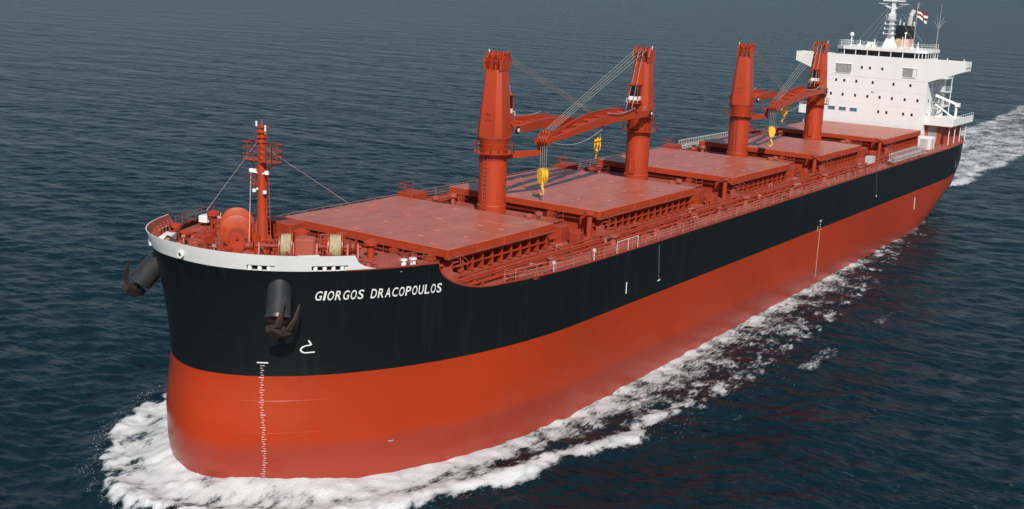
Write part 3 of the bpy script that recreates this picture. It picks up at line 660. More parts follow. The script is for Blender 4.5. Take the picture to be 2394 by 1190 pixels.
    # two recessed openings with bars below the bridge
    for (y0, y1, lab, full) in ((-8.0, -4.9, 'barred', 1), (4.9, 7.55, 'plain', 0)):
        m = MB(); z0, z1 = 29.88, 31.6; fx = F + 0.035
        m.cbox(y0, y1, z0, z1, 0, 0.02, 0.25, 1); m.v = [(fx + c, a, b) for a, b, c in m.v]
        m.box(fx, fx + 0.12, y0 - 0.05, y1 + 0.05, z1, z1 + 0.08); m.box(fx, fx + 0.1, y0 - 0.05, y1 + 0.05, z0 - 0.08, z0)
        if full:
            for z in np.linspace(z0 + 0.25, z1 - 0.25, 5): m.box(fx + 0.02, fx + 0.06, y0 + 0.1, y1 - 0.1, z, z + 0.05, 2)
            for y in np.linspace(y0 + 0.6, y1 - 0.6, 4): m.box(fx + 0.02, fx + 0.06, y, y + 0.05, z0 + 0.1, z1 - 0.1, 2)
        else:
            m.box(fx + 0.02, fx + 0.06, y0 + 1.9, y1 - 0.1, z0 + 0.1, z1 - 0.1, 0)
        m.build('bridge_opening', ['white', 'grey', 'pale_grey'], h)
    # side doors, windows and stiffeners on the port and starboard walls
    for sg in (1, -1):
        for z in (20.5, 23.05, 25.77, 28.46):
            for x in (20.6, 17.6, 14.6, 11.6):
                m = MB(); m.box(x - 0.22, x + 0.22, min(sg * 9.755, sg * 9.80), max(sg * 9.755, sg * 9.80), z - 0.28, z + 0.28); m.build('porthole', 'glass', h)
        for z in (24.4, 27.1, 29.75):                          # side galleries
            m = MB(); m.box(9.6, F - 4.5, min(sg * 9.8, sg * 11.0), max(sg * 9.8, sg * 11.0), z - 0.1, z)
            rail(m, [(F - 4.5, sg * 9.85, z), (F - 4.5, sg * 10.95, z), (9.7, sg * 10.95, z)], 1.05, 1.4, 3, 0.03)
            for x in (F - 4.7, 10): m.tube((x, sg * 10.9, z - 2.7), (x, sg * 10.9, z), 0.07, 0.07, 6)
            m.beam((F - 5.2, sg * 10.4, z - 2.6), (F - 8.2, sg * 10.4, z), 0.7, 0.1)
            m.build('side_gallery', 'white', h)
        # boat deck with pillars
        m = MB(); y0, y1 = sg * 9.8, sg * 14.9
        m.box(7.0, 21.8, min(y0, y1), max(y0, y1), 22.0, 22.2)
        m.box(21.7, 21.82, min(y0, y1), max(y0, y1), 21.4, 23.1); m.box(7, 21.7, min(y1, y1 + sg * .1), max(y1, y1 + sg * .1), 21.5, 22.8)
        for x in (20.5, 16.5, 12.5, 8.5): m.tube((x, sg * 14.2, 17.9), (x, sg * 14.2, 22.0), 0.08, 0.08, 8)
        rail(m, [(21.7, sg * 14.9, 22.75), (7, sg * 14.9, 22.75)], 0.55, 1.5, 1, 0.03)
        m.build('boat_deck', 'white', h)
        m = MB(); m.box(6, 20.5, min(sg * 9.8, sg * 12.8), max(sg * 9.8, sg * 12.8), 17.9, 21.98); m.build('deck_store', 'deck_red', h)
        m = MB(); m.box(20.51, 20.56, min(sg * 10.4, sg * 12.0), max(sg * 10.4, sg * 12.0), 18.2, 21.2); m.tube((20.6, sg * 13.6, 17.9), (20.6, sg * 13.6, 19.6), 0.5, 0.5, 12, 1); m.build('store_door', ['grey', 'deck_dark'], h)
    # provision davit on the near boat deck
    m = MB()
    m.tube((17.6, 14.2, 22.2), (17.6, 14.2, 25.4), 0.28, 0.2, 10); m.beam((17.6, 14.4, 25.3), (20.0, 10.8, 26.9), 0.4, 0.45); m.beam((17.4, 14.2, 22.6), (19.5, 10.8, 25.2), 0.25, 0.25)
    m.box(17.2, 18.0, 14.0, 14.8, 24.9, 25.6); m.build('davit', 'white', h)
    m = MB(); m.tube((17.6, -14.4, 22.2), (17.6, -14.4, 24.6), 0.25, 0.2, 10); m.box(12, 17, -15, -13.4, 22.2, 23.6); m.build('davit', 'white', h)
    # wheelhouse roof outfit
    m = MB(); rail(m, [(13, W0, 35.05), (F - 1.5, W0 + 0.1, 35.05), (F - 0.2, W0 - 1.5, 35.05), (F - 0.2, -W0 + 1.5, 35.05), (F - 1.5, -W0, 35.05), (13, -W0, 35.05)], 1.0, 1.3, 3, 0.03); m.build('roof_railing', 'white', h)
    m = MB(); m.tube((21.0, -6.0, 35.05), (21.0, -6.0, 36.9), 0.16, 0.1, 8); m.lathe((21.0, -6.0, 37.2), [(0.1, -0.35), (0.36, -0.25), (0.42, 0.05), (0.32, 0.32), (0.05, 0.42)], 14); m.box(20.6, 21.4, -6.4, -5.6, 35.9, 35.95); m.build('radome', 'white', h)
    for y, hgt in ((-4.4, 1.2), (-2.9, 0.9), (-1.6, 1.5), (3.6, 2.2), (5.6, 1.1), (6.6, 1.4)):
        m = MB(); m.tube((20.6, y, 35.4), (20.6, y, 35.05 + hgt), 0.12, 0.08, 8); m.box(20.35, 20.85, y - 0.25, y + 0.25, 35.05, 35.5); m.build('roof_stand', 'white', h)
    m = MB(); m.cbox(18.5, 19.6, -3.4, -2.2, 35.05, 35.9, 0.05); m.build('roof_locker', 'white', h)
    # radar mast
    mast = MB(); rs = lambda r, s, z: [(19.0 - s, 0.8 - r, z), (19.0 + s, 0.8 - r, z), (19.0 + s, 0.8 + r, z), (19.0 - s, 0.8 + r, z)]
    mast.loft([rs(1.25, 0.9, 35.0), rs(0.42, 0.4, 37.4), rs(0.34, 0.34, 40.2), rs(0.3, 0.3, 44.5)])
    for z, r in ((37.6, 1.15), (38.5, 1.05), (39.4, 1.0)): mast.box(18.6, 20.3, 0.8 - r, 0.8 + r * 0.7, z, z + 0.1); mast.tube((19.9, 0.8 - r, z), (19.9, 0.8 - r, z + 0.4), 0.1)
    mast.box(18.4, 19.9, 0.1, 1.5, 40.2, 40.32); mast.box(18.6, 19.7, 0.25, 1.3, 40.4, 41.5); rail(mast, [(20, -0.1, 40.3), (20, 1.7, 40.3)], 0.9, 0.9, 2, 0.03)
    for sg in (1, -1):
        mast.beam((19.0, 0.8, 42.3), (19.0, 0.8 + sg * 2.4, 43.2), 0.3, 0.3); mast.box(18.3, 19.8, 0.8 + sg * 1.2, 0.8 + sg * 2.6, 43.2, 43.3) if sg > 0 else mast.box(18.3, 19.8, -1.8, -0.4, 43.2, 43.3)
    mast.box(18.6, 19.6, -1.2, 2.8, 43.7, 43.95)
    mast.build('radar_mast', 'white', h)
    m = MB()
    for a, b in (((19, 0.6, 43.5), (20.5, -5.2, 35.6)), ((19, 0.6, 43.0), (20.5, -3.6, 35.6)), ((19, 0.8, 42.6), (14, 4.6, 35.2)), ((19, .9, 43.4), (14, 6.4, 35.2)), ((19, 0.6, 42.0), (20.6, -2.2, 36.0))): m.tube(a, b, 0.022, 0.022, 4)
    m.build('halyard', 'wire', h)
    # whip antenna on the port wing
    m = MB(); m.tube((21.5, 10.1, 32.35), (21.5, 10.2, 39.0), 0.07, 0.05, 6); m.tube((21.5, 10.2, 39.0), (21.5, 10.35, 43.6), 0.04, 0.02, 5)
    for dx, dy, dz in ((0, 1.1, 1.6), (0, -0.9, 1.5), (0.7, 0.4, 1.8), (-0.6, 0.6, 2.2), (0.3, -0.45, 2.6)): m.tube((21.5, 10.2, 39.0), (21.5 + dx, 10.2 + dy, 39.0 + dz), 0.03, 0.018, 4)
    m.build('whip_antenna', 'pale_grey', h)
    for y in (12.6, 15.6, -12.8): 
        m = MB(); m.tube((F - 0.5, y, 32.3), (F - 0.5, y, 33.9), 0.12, 0.1, 8); m.build('wing_light', 'white', h)
    # engine casing and funnel
    m = MB(); m.box(5.6, 9.4, -5.5, 5.5, 17.9, 31.0); m.build('engine_casing', 'white', h)
    f = link('funnel', None, ship)
    oc = lambda hx, hy, c, z: [(x + 7.6, y + 0.0, zz) for x, y, zz in octo(hx, hy, c, z)]
    m = MB(); m.loft([oc(2.3, 1.5, 0.7, 31.0), oc(2.3, 1.48, 0.7, 35.05)]); m.build('base', 'white', f)
    m = MB(); m.loft([oc(2.32, 1.48, 0.7, 35.05), oc(2.25, 1.45, 0.7, 36.6)]); m.build('band', 'pinkband', f)
    m = MB(); m.cbox(-0.95, 0.95, -0.55, 0.55, 0, 0.05, 0.25); m.v = [(9.9 + z, x * 0.8 - 0.2, y + 35.85) for x, y, z in m.v]; m.build('emblem', 'cream', f)
    m = MB(); m.loft([oc(2.26, 1.46, 0.7, 36.6), oc(2.1, 1.32, 0.62, 39.1), oc(1.95, 1.2, 0.55, 39.2)]); m.build('casing', 'black', f)
    m = MB(); m.path([(7.2, 0.6, 39.0), (7.2, 0.7, 41.0), (6.8, 1.1, 42.2)], 0.5, 14); m.tube((8.6, -0.9, 39.1), (8.6, -0.8, 40.3), 0.16, 0.16, 8); m.tube((8.2, -0.2, 39.1), (8.2, -0.2, 39.8), 0.2, 0.2, 8); m.tube((6.4, 1.3, 39.1), (6.4, 1.3, 40.0), 0.2, 0.2, 8); m.build('exhaust_pipe', 'pale_grey', f)
    m = MB(); m.tube((10.8, 1.2, 35.0), (10.8, 1.2, 37.6), 0.13, 0.1, 8); m.lathe((10.8, 1.2, 37.7), [(0.05, -0.2), (0.25, -0.1), (0.25, 0.15), (0.05, 0.25)], 10); m.build('vent_pipe', 'white', f)
    m = MB(); m.tube((4.2, 1.0, 31.0), (4.2, 1.0, 43.6), 0.07, 0.05, 6); m.tube((4.2, 1.0, 42.4), (3.2, 1.0, 43.8), 0.04, 0.03, 5); m.build('flag_staff', 'pale_grey', f)
    # the ensign
    fl = on_ship('flag', (4.2, 1.08, 40.3), 0, 'red and white flag flying beside the funnel', 'flag')
    for nm, z0, z1, mat in (('stripe', 0.0, 0.75, 'flagwhite'), ('stripe', 0.75, 1.5, 'flagred'), ('stripe', 1.5, 2.2, 'flagwhite'), ('stripe', 2.2, 3.0, 'flagred')):
        m = MB(); n = 16; v = []
        for t in np.linspace(0, 1, n):
            for z in (z0, z1):
                L = 2.2; yy = L * t * 0.72; xx = -1.6 * t + 0.30 * math.sin(t * 9 + z * 0.8) * (0.3 + t); v.append((xx, yy, z * 0.55 + 0.5 - 0.8 * t - 0.15 * t * t * (3 - z) + 0.12 * math.sin(t * 7)))
        v2 = [(a + 0.02, b + 0.01, c) for a, b, c in v]
        f_ = [(2 * i, 2 * i + 2, 2 * i + 3, 2 * i + 1) for i in range(n - 1)]
        m.add(v, f_); m.add(v2, [q[::-1] for q in f_]); m.build(nm, mat, fl, recalc=False)
superstructure()

# ------------------------------------------------------------------ forecastle
def forecastle():
    # foremast
    fm = link('foremast', None, ship)
    bx_, by_ = 178.4, 0.1
    m = MB(); m.lathe((bx_, by_, 0), [(0.75, FC), (0.52, FC + 1.0), (0.42, FC + 1.6), (0.38, 27.5), (0.32, 30.6), (0.26, 31.2)], 20)
    for a in range(4):
        an = a * math.pi / 2 + 0.4; m.beam((bx_ + 0.95 * math.cos(an), by_ + 0.95 * math.sin(an), FC), (bx_ + 0.5 * math.cos(an), by_ + 0.5 * math.sin(an), FC + 1.6), 0.05, 0.5)
    m.build('pole', 'crane_red', fm)
    m = MB(); m.box(bx_ - 0.35, bx_ + 0.35, by_ - 0.4, by_ + 0.4, 31.1, 31.2)
    for z in (29.9, 30.3, 30.7): m.lathe((bx_, by_, z), [(0.4, 0), (0.52, 0), (0.52, 0.12), (0.4, 0.12)], 12)
    m.tube((bx_ + .3, by_ - 0.3, 31.2), (bx_ + .3, by_ - 0.3, 31.6), 0.08, 0.08, 8, 1); m.tube((bx_, by_ + 0.4, 30.6), (bx_, by_ + 0.4, 31.3), 0.08, 0.08, 8, 1); m.tube((bx_, by_, 31.2), (bx_, by_, 31.75), 0.1, 0.06, 8)
    m.build('mast_cap', ['crane_red', 'white'], fm)
    for sg in (1, -1):                                          # light platforms either side
        m = MB(); y0 = by_ + sg * 0.35; y1 = by_ + sg * 1.75; z = 28.35
        m.box(bx_ - 0.6, bx_ + 0.6, min(y0, y1), max(y0, y1), z, z + 0.06)
        rail(m, [(bx_ - 0.6, y0, z), (bx_ - 0.6, y1, z), (bx_ + 0.6, y1, z), (bx_ + 0.6, y0, z)], 1.5, 0.7, 3, 0.03)
        m.beam((bx_, by_ + sg * 0.4, z - 0.9), (bx_, y1 - sg * 0.2, z), 0.07, 0.07)
        m.build('light_platform', 'crane_red', fm)
    m = MB(); z = 27.35; m.tube((bx_ + 0.2, by_ - 1.1, z), (bx_ + 0.2, by_ + 0.9, z), 0.07, 0.07, 6)
    for y in (-1.0, -0.65, 0.8): m.lathe((bx_ + 0.25, by_ + y, z), [(0.1, -0.05), (0.2, 0.0), (0.2, 0.25), (0.1, 0.3)], 10)
    for y in (-0.62, 0.62): m.lathe((bx_ + 0.3, by_ + y, 25.75), [(0.1, -0.05), (0.17, 0.0), (0.17, 0.2), (0.1, 0.25)], 10)
    m.lathe((bx_ + 0.55, by_, 26.0), [(0.05, 0), (0.1, 0.05), (0.1, 0.15), (0.02, 0.2)], 8); m.build('floodlight', 'white', fm)
    m = MB(); m.box(bx_ - 0.4, bx_ + 0.4, by_ - 1.15, by_ - 0.4, 26.3, 26.36); rail(m, [(bx_ + 0.4, by_ - 0.4, 26.36), (bx_ + 0.4, by_ - 1.15, 26.36), (bx_ - 0.4, by_ - 1.15, 26.36)], 0.8, 0.8, 2, 0.03); m.build('bell_platform', 'crane_red', fm)
    m = MB(); m.tube((bx_ + 0.3, by_ - 1.0, 27.3), (bx_ + 0.6, by_ - 1.0, FC + 0.4), 0.035, 0.035, 5); m.build('halyard', 'pale_grey', fm)
    m = MB()
    for y in (0.42, 0.8): m.tube((bx_ - 0.2, by_ + y, FC), (bx_ - 0.1, by_ + y * 0.8, 28), 0.03, 0.03, 5)
    for z in np.arange(FC + 0.3, 28, 0.4): m.tube((bx_ - 0.2, by_ + 0.42, z), (bx_ - 0.2, by_ + 0.78, z), 0.02, 0.02, 4)
    m.build('ladder', 'deck_red', fm)
    m = MB(); m.tube((bx_, by_ - 0.4, 30.0), (174.05, -11.99, 21.9), 0.03, 0.03, 5); m.tube((bx_, by_ + 0.3, 29.5), (157.0, -10.05, 20.58), 0.03, 0.03, 5); m.build('stay_wire', 'mark', fm)

    # mooring winches / windlasses: near one shows its rope drums, far one its big end disc
    def winch(name, cx, cy, ax, lab, ropes):
        w = link(name, None, ship, (cx, cy, FC), ax); tag(w, lab)       # local x = drum axis
        m = MB(); m.box(-4.2, 4.2, -1.0, 1.0, 0, 0.18); m.box(-4.0, 4.0, -0.7, -0.5, 0.18, 0.6); m.build('bed', 'deck_dark', w)
        m = MB()
        for x in (-3.9, -2.3, -1.2, 0.7, 1.6, 3.2, 4.0): m.prism([(-0.8, 0.15), (0.8, 0.15), (0.35, 1.5), (-0.35, 1.5)], x - 0.08, x + 0.08, 'x')
        m.build('bearing_frame', 'crane_red', w)
        m = MB(); m.tube((-4.3, 0, 1.15), (4.3, 0, 1.15), 0.16, 0.16, 10); m.build('shaft', 'deck_dark', w)
        m = MB(); m.cbox(-1.1, 0.6, -0.7, 0.9, 0.15, 1.9, 0.15); m.box(-0.9, 0.4, 0.9, 1.5, 0.4, 1.1); m.tube((-1.4, 1.2, 0.9), (0.9, 1.2, 0.9), 0.32, 0.32, 12); m.build('gearbox', 'deck_red', w)
        for x0, x1 in ((-2.25, -1.25), (1.65, 2.75)):
            m = MB()
            for x in (x0, x1): m.lathe((x, 0, 1.15), [(0.1, -0.05), (1.12, -0.05), (1.12, 0.05), (0.1, 0.05)], 24, 0, 'x')
            m.tube((x0, 0, 1.15), (x1, 0, 1.15), 0.45, 0.45, 14); m.build('drum', 'crane_red', w)
        m = MB(); m.lathe((3.6, 0, 1.15), [(0.2, -0.35), (0.75, -0.35), (0.5, -0.1), (0.5, 0.1), (0.75, 0.35), (0.2, 0.35)], 16, 0, 'x'); m.build('chain_lifter', 'deck_dark', w); m = MB(); m.lathe((-4.35, 0, 1.15), [(0.42, -0.05), (0.3, -0.3), (0.3, -0.55), (0.46, -0.8)], 14, 0, 'x'); m.build('warping_head', 'deck_dark', w)
        m = MB(); rail(m, [(-3.9, 1.6, 0), (-2.0, 1.7, 0)], 1.3, 0.9, 2, 0.035); m.path([(0.9, 1.3, 0), (0.9, 1.3, 1.9), (2.2, 1.3, 1.9), (2.2, 1.3, 0.1)], 0.06, 6); m.path([(1.2, 1.0, 0), (1.2, 1.0, 1.6), (2.9, 1.0, 1.6), (2.9, 1.0, 0.1)], 0.05, 6); m.build('control_pipe', 'deck_red', w)
        return w
    a1 = math.atan2(3.2, -2.8)
    winch('windlass', 177.6, 4.6, a1, 'windlass by the mast with two cream rope drums', True)
    wst = winch('windlass', 176.6, -5.0, math.atan2(2.2, 2.0), 'windlass on the far side with large orange discs', False)
    for x, r in ((3.05, 1.38), (-0.2, 1.38)):
        m = MB(); m.lathe((x, 0, 1.45), [(0.2, -0.22), (r, -0.22), (r + 0.05, -0.1), (r + 0.05, 0.12), (r - 0.1, 0.22), (0.2, 0.26)], 28, 0, 'x'); m.build('gear_cover', 'orange', wst)
    Wm = Matrix.Translation((177.6, 4.6, FC)) @ Matrix.Rotation(a1, 4, 'Z')
    for xc, lab in ((-1.75, 'cream rope wound on the drum nearest the foremast'), (2.2, 'cream rope wound on the drum away from the foremast')):
        p = Wm @ Vector((xc, 0, 1.15)); o = on_ship('mooring_rope', p, a1, lab, 'rope', 'ropes on the windlass drums')
        m = MB(); prof = []
        hw = 0.42 if xc < 0 else 0.47
        k = 9
        for i in range(k):
            x = -hw + 2 * hw * (i + 0.5) / k; prof += [(0.96, x - hw / k * 0.98), (1.03, x - hw / k * 0.4), (1.03, x + hw / k * 0.4)]
        prof = [(0.5, -hw)] + prof + [(0.5, hw)]
        m.lathe((0, 0, 0), prof, 24, 0, 'x'); m.build('coil', 'rope', o)
    # deck fittings
    bol = MB()
    for dx in (-0.45, 0.45): bol.lathe((dx, 0, 0), [(0.28, 0.08), (0.24, 0.12), (0.24, 0.75), (0.32, 0.8), (0.32, 0.92), (0.15, 0.95)], 12)
    bol.box(-0.95, 0.95, -0.4, 0.4, 0.0, 0.09); bd = bol.mesh('bollard', 'deck_dark'); bw = bol.mesh('bollard', 'white')
    for x, y, a in ((182.9, -2.2, 0.3), (182.6, 3.4, -0.4), (180.4, 8.2, -0.5), (180.4, -8.6, 0.5), (173.2, 11.6, -0.25), (173.2, -11.6, 0.25), (184.4, 1.0, 1.4)):
        link('bollard', bd, fcd, (x, y, FC), a)
    tag(link('bollard', bw, fcd, (174.2, 12.35, FC), -0.28), 'white pair of mooring bollards at the forecastle edge')
    vent = MB(); vent.lathe((0, 0, 0), [(0.3, 0), (0.3, 1.1), (0.6, 1.15), (0.6, 1.4), (0.15, 1.6)], 14); vm = vent.mesh('mushroom_ventilator', 'crane_red')
    for x, y, s in ((173.4, 7.6, 1), (173.6, -8.2, 1.1), (174.6, -10.4, 1.0), (180.8, -6.4, 0.8), (183.6, -1.0, 0.7), (175.0, 1.2, 1.1), (172.6, 3.4, 0.9), (179.6, -9.4, 0.8)):
        o = link('mushroom_ventilator', vm, fcd, (x, y, FC)); o.scale = (s, s, s)
    ros = MB(); ros.lathe((0, 0, 0), [(0.36, 0), (0.36, 0.1), (0.24, 0.15), (0.24, 0.55), (0.34, 0.6)], 12); ros.box(-0.5, 0.5, -0.5, 0.5, 0, 0.05); rm = ros.mesh('pedestal_roller', 'deck_red')
    for x, y in ((181.9, 1.6), (182.4, -4.4), (180.6, -3.2), (180.9, 5.4), (178.4, 9.2), (178.8, -8.2), (183.8, -3.6), (176.2, 9.9)): link('pedestal_roller', rm, fcd, (x, y, FC))
    for sg in (1, -1):                                          # chain stopper, chain and hawse mouth
        m = MB()
        for k in range(11):
            t = k / 10; p = Vector((180.4, sg * 4.0, FC + 0.35)).lerp(Vector((182.6, sg * 5.3, FC + 0.25)), t); m.lathe((p.x, p.y, p.z), [(0.06, -0.06), (0.16, -0.06), (0.16, 0.06), (0.06, 0.06)], 8, 0, 'x' if k % 2 else 'z')
        m.build('anchor_chain', 'rust', fcd)
        m = MB(); m.cbox(181.0, 181.9, sg * 4.6 - 0.5, sg * 4.6 + 0.5, FC, FC + 0.75, 0.08); m.box(181.2, 181.7, sg * 4.6 - 0.7, sg * 4.6 + 0.7, FC + 0.6, FC + 0.9); m.lathe((182.9, sg * 5.4, FC), [(0.75, 0), (0.8, 0.2), (0.6, 0.3), (0.5, 0.25)], 16); m.build('chain_stopper', 'deck_red', fcd)
    m = MB()                                                    # white plated roller chocks inside the far bulwark
    m.cbox(-1.1, 1.1, -0.45, 0.45, 0.0, 0.6, 0.06); me = m.mesh('chock_box', 'white')
    o = link('chock_box', me, fcd, (181.7, -7.9, FC + 0.25), 0.62); o.rotation_euler.x = 0.0; link('chock_box', me, fcd, (174.0, -11.6, FC + 0.4), 0.2)
    m = MB(); m.box(-0.85, 0.85, -0.12, 0.12, 0.95, 1.1); m.box(-0.85, -0.65, -0.15, 0.15, 0, 0.95); m.box(0.65, 0.85, -0.15, 0.15, 0, 0.95)
    for x in (-0.3, 0.25): m.tube((x, 0, 0), (x, 0, 0.95), 0.14, 0.14, 10, 1)
    m.build('roller_gate', ['white', 'grey'], fcd); g = [o for o in fcd.children if o.name.startswith('roller_gate')][0]; g.location = (180.0, 7.0, FC + 0.1); g.rotation_euler.z = -0.62
    for pts_ in ([(177.0, float(hb(177, 21)) - 0.25, 21.05), (172.0, float(hb(172, 21)) - 0.25, 20.95)], [(178.5, -float(hb(178.5, 21)) + 0.25, 21.1), (172.0, -float(hb(172, 21)) + 0.25, 20.95)], [(FX, -12.5, FC), (FX, 12.5, FC)]):
        m = MB(); rail(m, pts_, 1.05, 1.1, 3, 0.022); m.build('forecastle_railing', 'deck_red', fcd)
    # low pipes, mooring lines and small fittings between the winches
    for a, b in (((175.0, 9.6), (183.4, 4.4)), ((174.0, 8.8), (182.6, 2.4)), ((183.6, -2.4), (176.0, -9.8)), ((181.0, -6.8), (184.6, -1.0)), ((174.6, 1.0), (181.6, 0.4))):
        m = MB(); m.tube((a[0], a[1], FC + 0.14), (b[0], b[1], FC + 0.14), 0.07, 0.07, 6)
        for t in (0.15, 0.5, 0.85): x = a[0] + (b[0] - a[0]) * t; y = a[1] + (b[1] - a[1]) * t; m.box(x - 0.1, x + 0.1, y - 0.16, y + 0.16, FC, FC + 0.16)
        m.build('deck_line', 'deck_dark', fcd)
    for k in range(44):
        x = rng.uniform(174.0, 184.3); lim = float(hb(x, 21)) - 1.5; y = rng.uniform(-lim, lim); hgt = rng.uniform(0.3, 1.1)
        m = MB(); m.tube((x, y, FC), (x, y, FC + hgt), 0.07, 0.07, 6); m.lathe((x, y, FC + hgt), [(0.07, -0.05), (0.2, 0), (0.2, 0.12), (0.05, 0.18)], 8); m.box(x - 0.18, x + 0.18, y - 0.18, y + 0.18, FC, FC + 0.06); m.build('air_pipe', ['deck_red', 'deck_dark', 'coaming_red', 'rail_pink'][k % 4], fcd)
    for x, y in ((182.0, 6.4),):
        m = MB(); prof = []
        for q_ in range(5): prof += [(0.55, 0.02 + 0.11 * q_), (0.66, 0.07 + 0.11 * q_)]
        m.lathe((x, y, FC), [(0.3, 0.0)] + prof + [(0.3, 0.5)], 16); m.build('rope_reel', 'grey', fcd)
    m = MB(); m.cbox(172.4, 174.6, 2.2, 4.8, FC, FC + 0.9, 0.08); m.box(173.0, 174.2, 2.6, 4.4, FC + 0.9, FC + 1.0); m.build('booby_hatch', 'coaming_red', fcd)
    m = MB(); m.cbox(172.0, 174.0, -4.8, -1.2, FC, FC + 1.6, 0.08); m.box(174.0, 174.04, -3.6, -2.6, FC + 0.2, FC + 1.4); m.build('store_house', 'coaming_red', fcd)
    for x, y in ((185.2, 0.0),): 
        m = MB(); m.tube((x, y, FC), (x, y, FC + 2.6), 0.05, 0.04, 6); m.build('jack_staff', 'deck_red', fcd)
    m = MB(); m.lathe((179.6, 1.2, FC), [(0.1, 0), (0.12, 0.5), (0.2, 0.55), (0.2, 0.8), (0.05, 0.9)], 10); m.build('bell', 'white', fcd)
    m = MB(); m.tube((183.0, 3.2, FC + 0.6), (179.4, 1.2, FC + 0.65), 0.07, 0.07, 6)
    for x, y in ((183.0, 3.2), (179.4, 1.2)): m.tube((x, y, FC), (x, y, FC + 0.6), 0.06, 0.06, 6)
    m.build('handrail', 'deck_red', fcd)
    for x, y, sx, sy, z in ((182.6, 0.2, .5, .4, .5), (181.4, -1.4, .7, .5, .7), (179.8, -5.6, .6, .6, .9), (178.0, -7.4, .8, .5, .7), (175.0, -8.6, .6, .6, 1.1), (183.0, -5.2, .5, .35, .45), (179.6, 4.2, .4, .4, .6)):
        m = MB(); m.cbox(x - sx, x + sx, y - sy, y + sy, FC, FC + z, 0.07); m.tube((x, y, FC + z), (x, y, FC + z + 0.4), 0.12, 0.12, 8); m.build('deck_locker', 'coaming_red', fcd)
forecastle()

# ------------------------------------------------------------------ bolsters and anchors
HD = Vector((0.42, 0.36, -1.0)).normalized()
for sg, lab in ((1, 'dark rusty anchor housed under the near side of the bow'), (-1, 'dark rusty anchor sticking out on the far side of the bow')):
    d = Vector((HD.x, sg * HD.y, HD.z)); p0 = Vector((183.15, sg * 7.15, 20.7)); p1 = p0 + d * 3.3
    m = MB()
    q0 = p0 - d * 0.4 - Vector((0.8, sg * 0.8, 0))
    m.tube(q0, p1, 0.95, 0.98, 28); m.tube(p1 - d * 0.25, p1 + d * 0.02, 1.06, 1.06, 28); m.tube(p1 + d * 0.0, p1 + d * 0.03, 0.7, 0.7, 20, 1)
    m.build('hawse_bolster', ['bolster', 'dark'], hull)
    # stockless anchor: shank in the pipe, crown across the mouth, two flukes folded back against the bolster
    a = bpy.data.objects.new('anchor', None); col.objects.link(a); tag(a, lab, 'anchor', 'bow anchors')
    out = Vector((0.80, sg * 0.60, 0)); out = (out - d * out.dot(d)).normalized(); side = d.cross(out); ra = -0.9 * sg; out, side = out * math.cos(ra) + side * math.sin(ra), side * math.cos(ra) - out * math.sin(ra)
    loc = Matrix((( side.x, out.x, d.x, p1.x), (side.y, out.y, d.y, p1.y), (side.z, out.z, d.z, p1.z), (0, 0, 0, 1)))   # x across, y outward, z down the pipe
    a.matrix_world = SHIP @ loc @ Matrix.Translation((0, 0.1, 0.3)) @ Matrix.Diagonal((0.9, 1.0, 0.95, 1.0))
    m = MB(); m.beam((0, 0, -2.0), (0, 0, 0.75), 0.36, 0.42, 0, (0, 1, 0)); m.build('shank', 'rust', a)
    m = MB(); m.loft([[(-1.15, -0.3, 0.45), (-1.15, 0.35, 0.35), (-1.15, 0.35, 0.85), (-1.15, -0.2, 0.95)], [(0, -0.45, 0.4), (0, 0.45, 0.3), (0, 0.5, 1.15), (0, -0.3, 1.25)], [(1.15, -0.3, 0.45), (1.15, 0.35, 0.35), (1.15, 0.35, 0.85), (1.15, -0.2, 0.95)]]); m.build('crown', 'rust', a)
    for s2 in (1, -1):
        m = MB(); m.loft([[(s2 * 0.62 - 0.24, 0.2, 0.7), (s2 * 0.62 + 0.24, 0.2, 0.7), (s2 * 0.62 + 0.24, 0.62, 0.6), (s2 * 0.62 - 0.24, 0.62, 0.6)],
                          [(s2 * 0.8 - 0.24, 0.95, -0.3), (s2 * 0.8 + 0.24, 0.95, -0.3), (s2 * 0.8 + 0.1, 1.2, -0.35), (s2 * 0.8 - 0.1, 1.2, -0.35)],
                          [(s2 * 0.86 - 0.05, 1.35, -1.45), (s2 * 0.86 + 0.05, 1.35, -1.45), (s2 * 0.86 + 0.04, 1.42, -1.45), (s2 * 0.86 - 0.04, 1.42, -1.45)]]); m.build('fluke', 'rust', a)

# ------------------------------------------------------------------ writing and marks on the hull
def glyph(ch):
    cu = bpy.data.curves.new('g', 'FONT'); cu.body = ch; cu.size = 1.0; cu.offset = 0.012; cu.resolution_u = 4
    ob = bpy.data.objects.new('g', cu); col.objects.link(ob); dg = bpy.context.evaluated_depsgraph_get()
    me = bpy.data.meshes.new_from_object(ob.evaluated_get(dg)); bpy.data.objects.remove(ob); bpy.data.curves.remove(cu)
    v = np.array([p.co[:2] for p in me.vertices]); f = [tuple(p.vertices) for p in me.polygons]; bpy.data.meshes.remove(me)
    v -= v.min(0); s = v.max(0); return v / s, f
def letters(text, xa, xb, za, zb, hgt):
    wd = [0.34 if c == 'I' else 1.0 for c in text]; gap = 0.26; tot = sum(wd) + gap * (len(text) - 1); pos = 0
    for c, w in zip(text, wd):
        v, f = glyph(c); m = MB(); vs_ = []
        for u, t in v:
            s = (pos + u * w) / tot; x = xa + (xb - xa) * s - 0.05 * (t - 0.5); z = za + (zb - za) * s + t * hgt
            vs_.append((x, float(hb(x, z)) + 0.035, z))
        m.add(vs_, f); m.build('letter', 'mark', hull, recalc=False); pos += w + gap
letters('GIORGOS', 181.22, 177.95, 18.76, 18.66, 0.78); letters('DRACOPOULOS', 177.40, 171.40, 18.64, 18.44, 0.78)
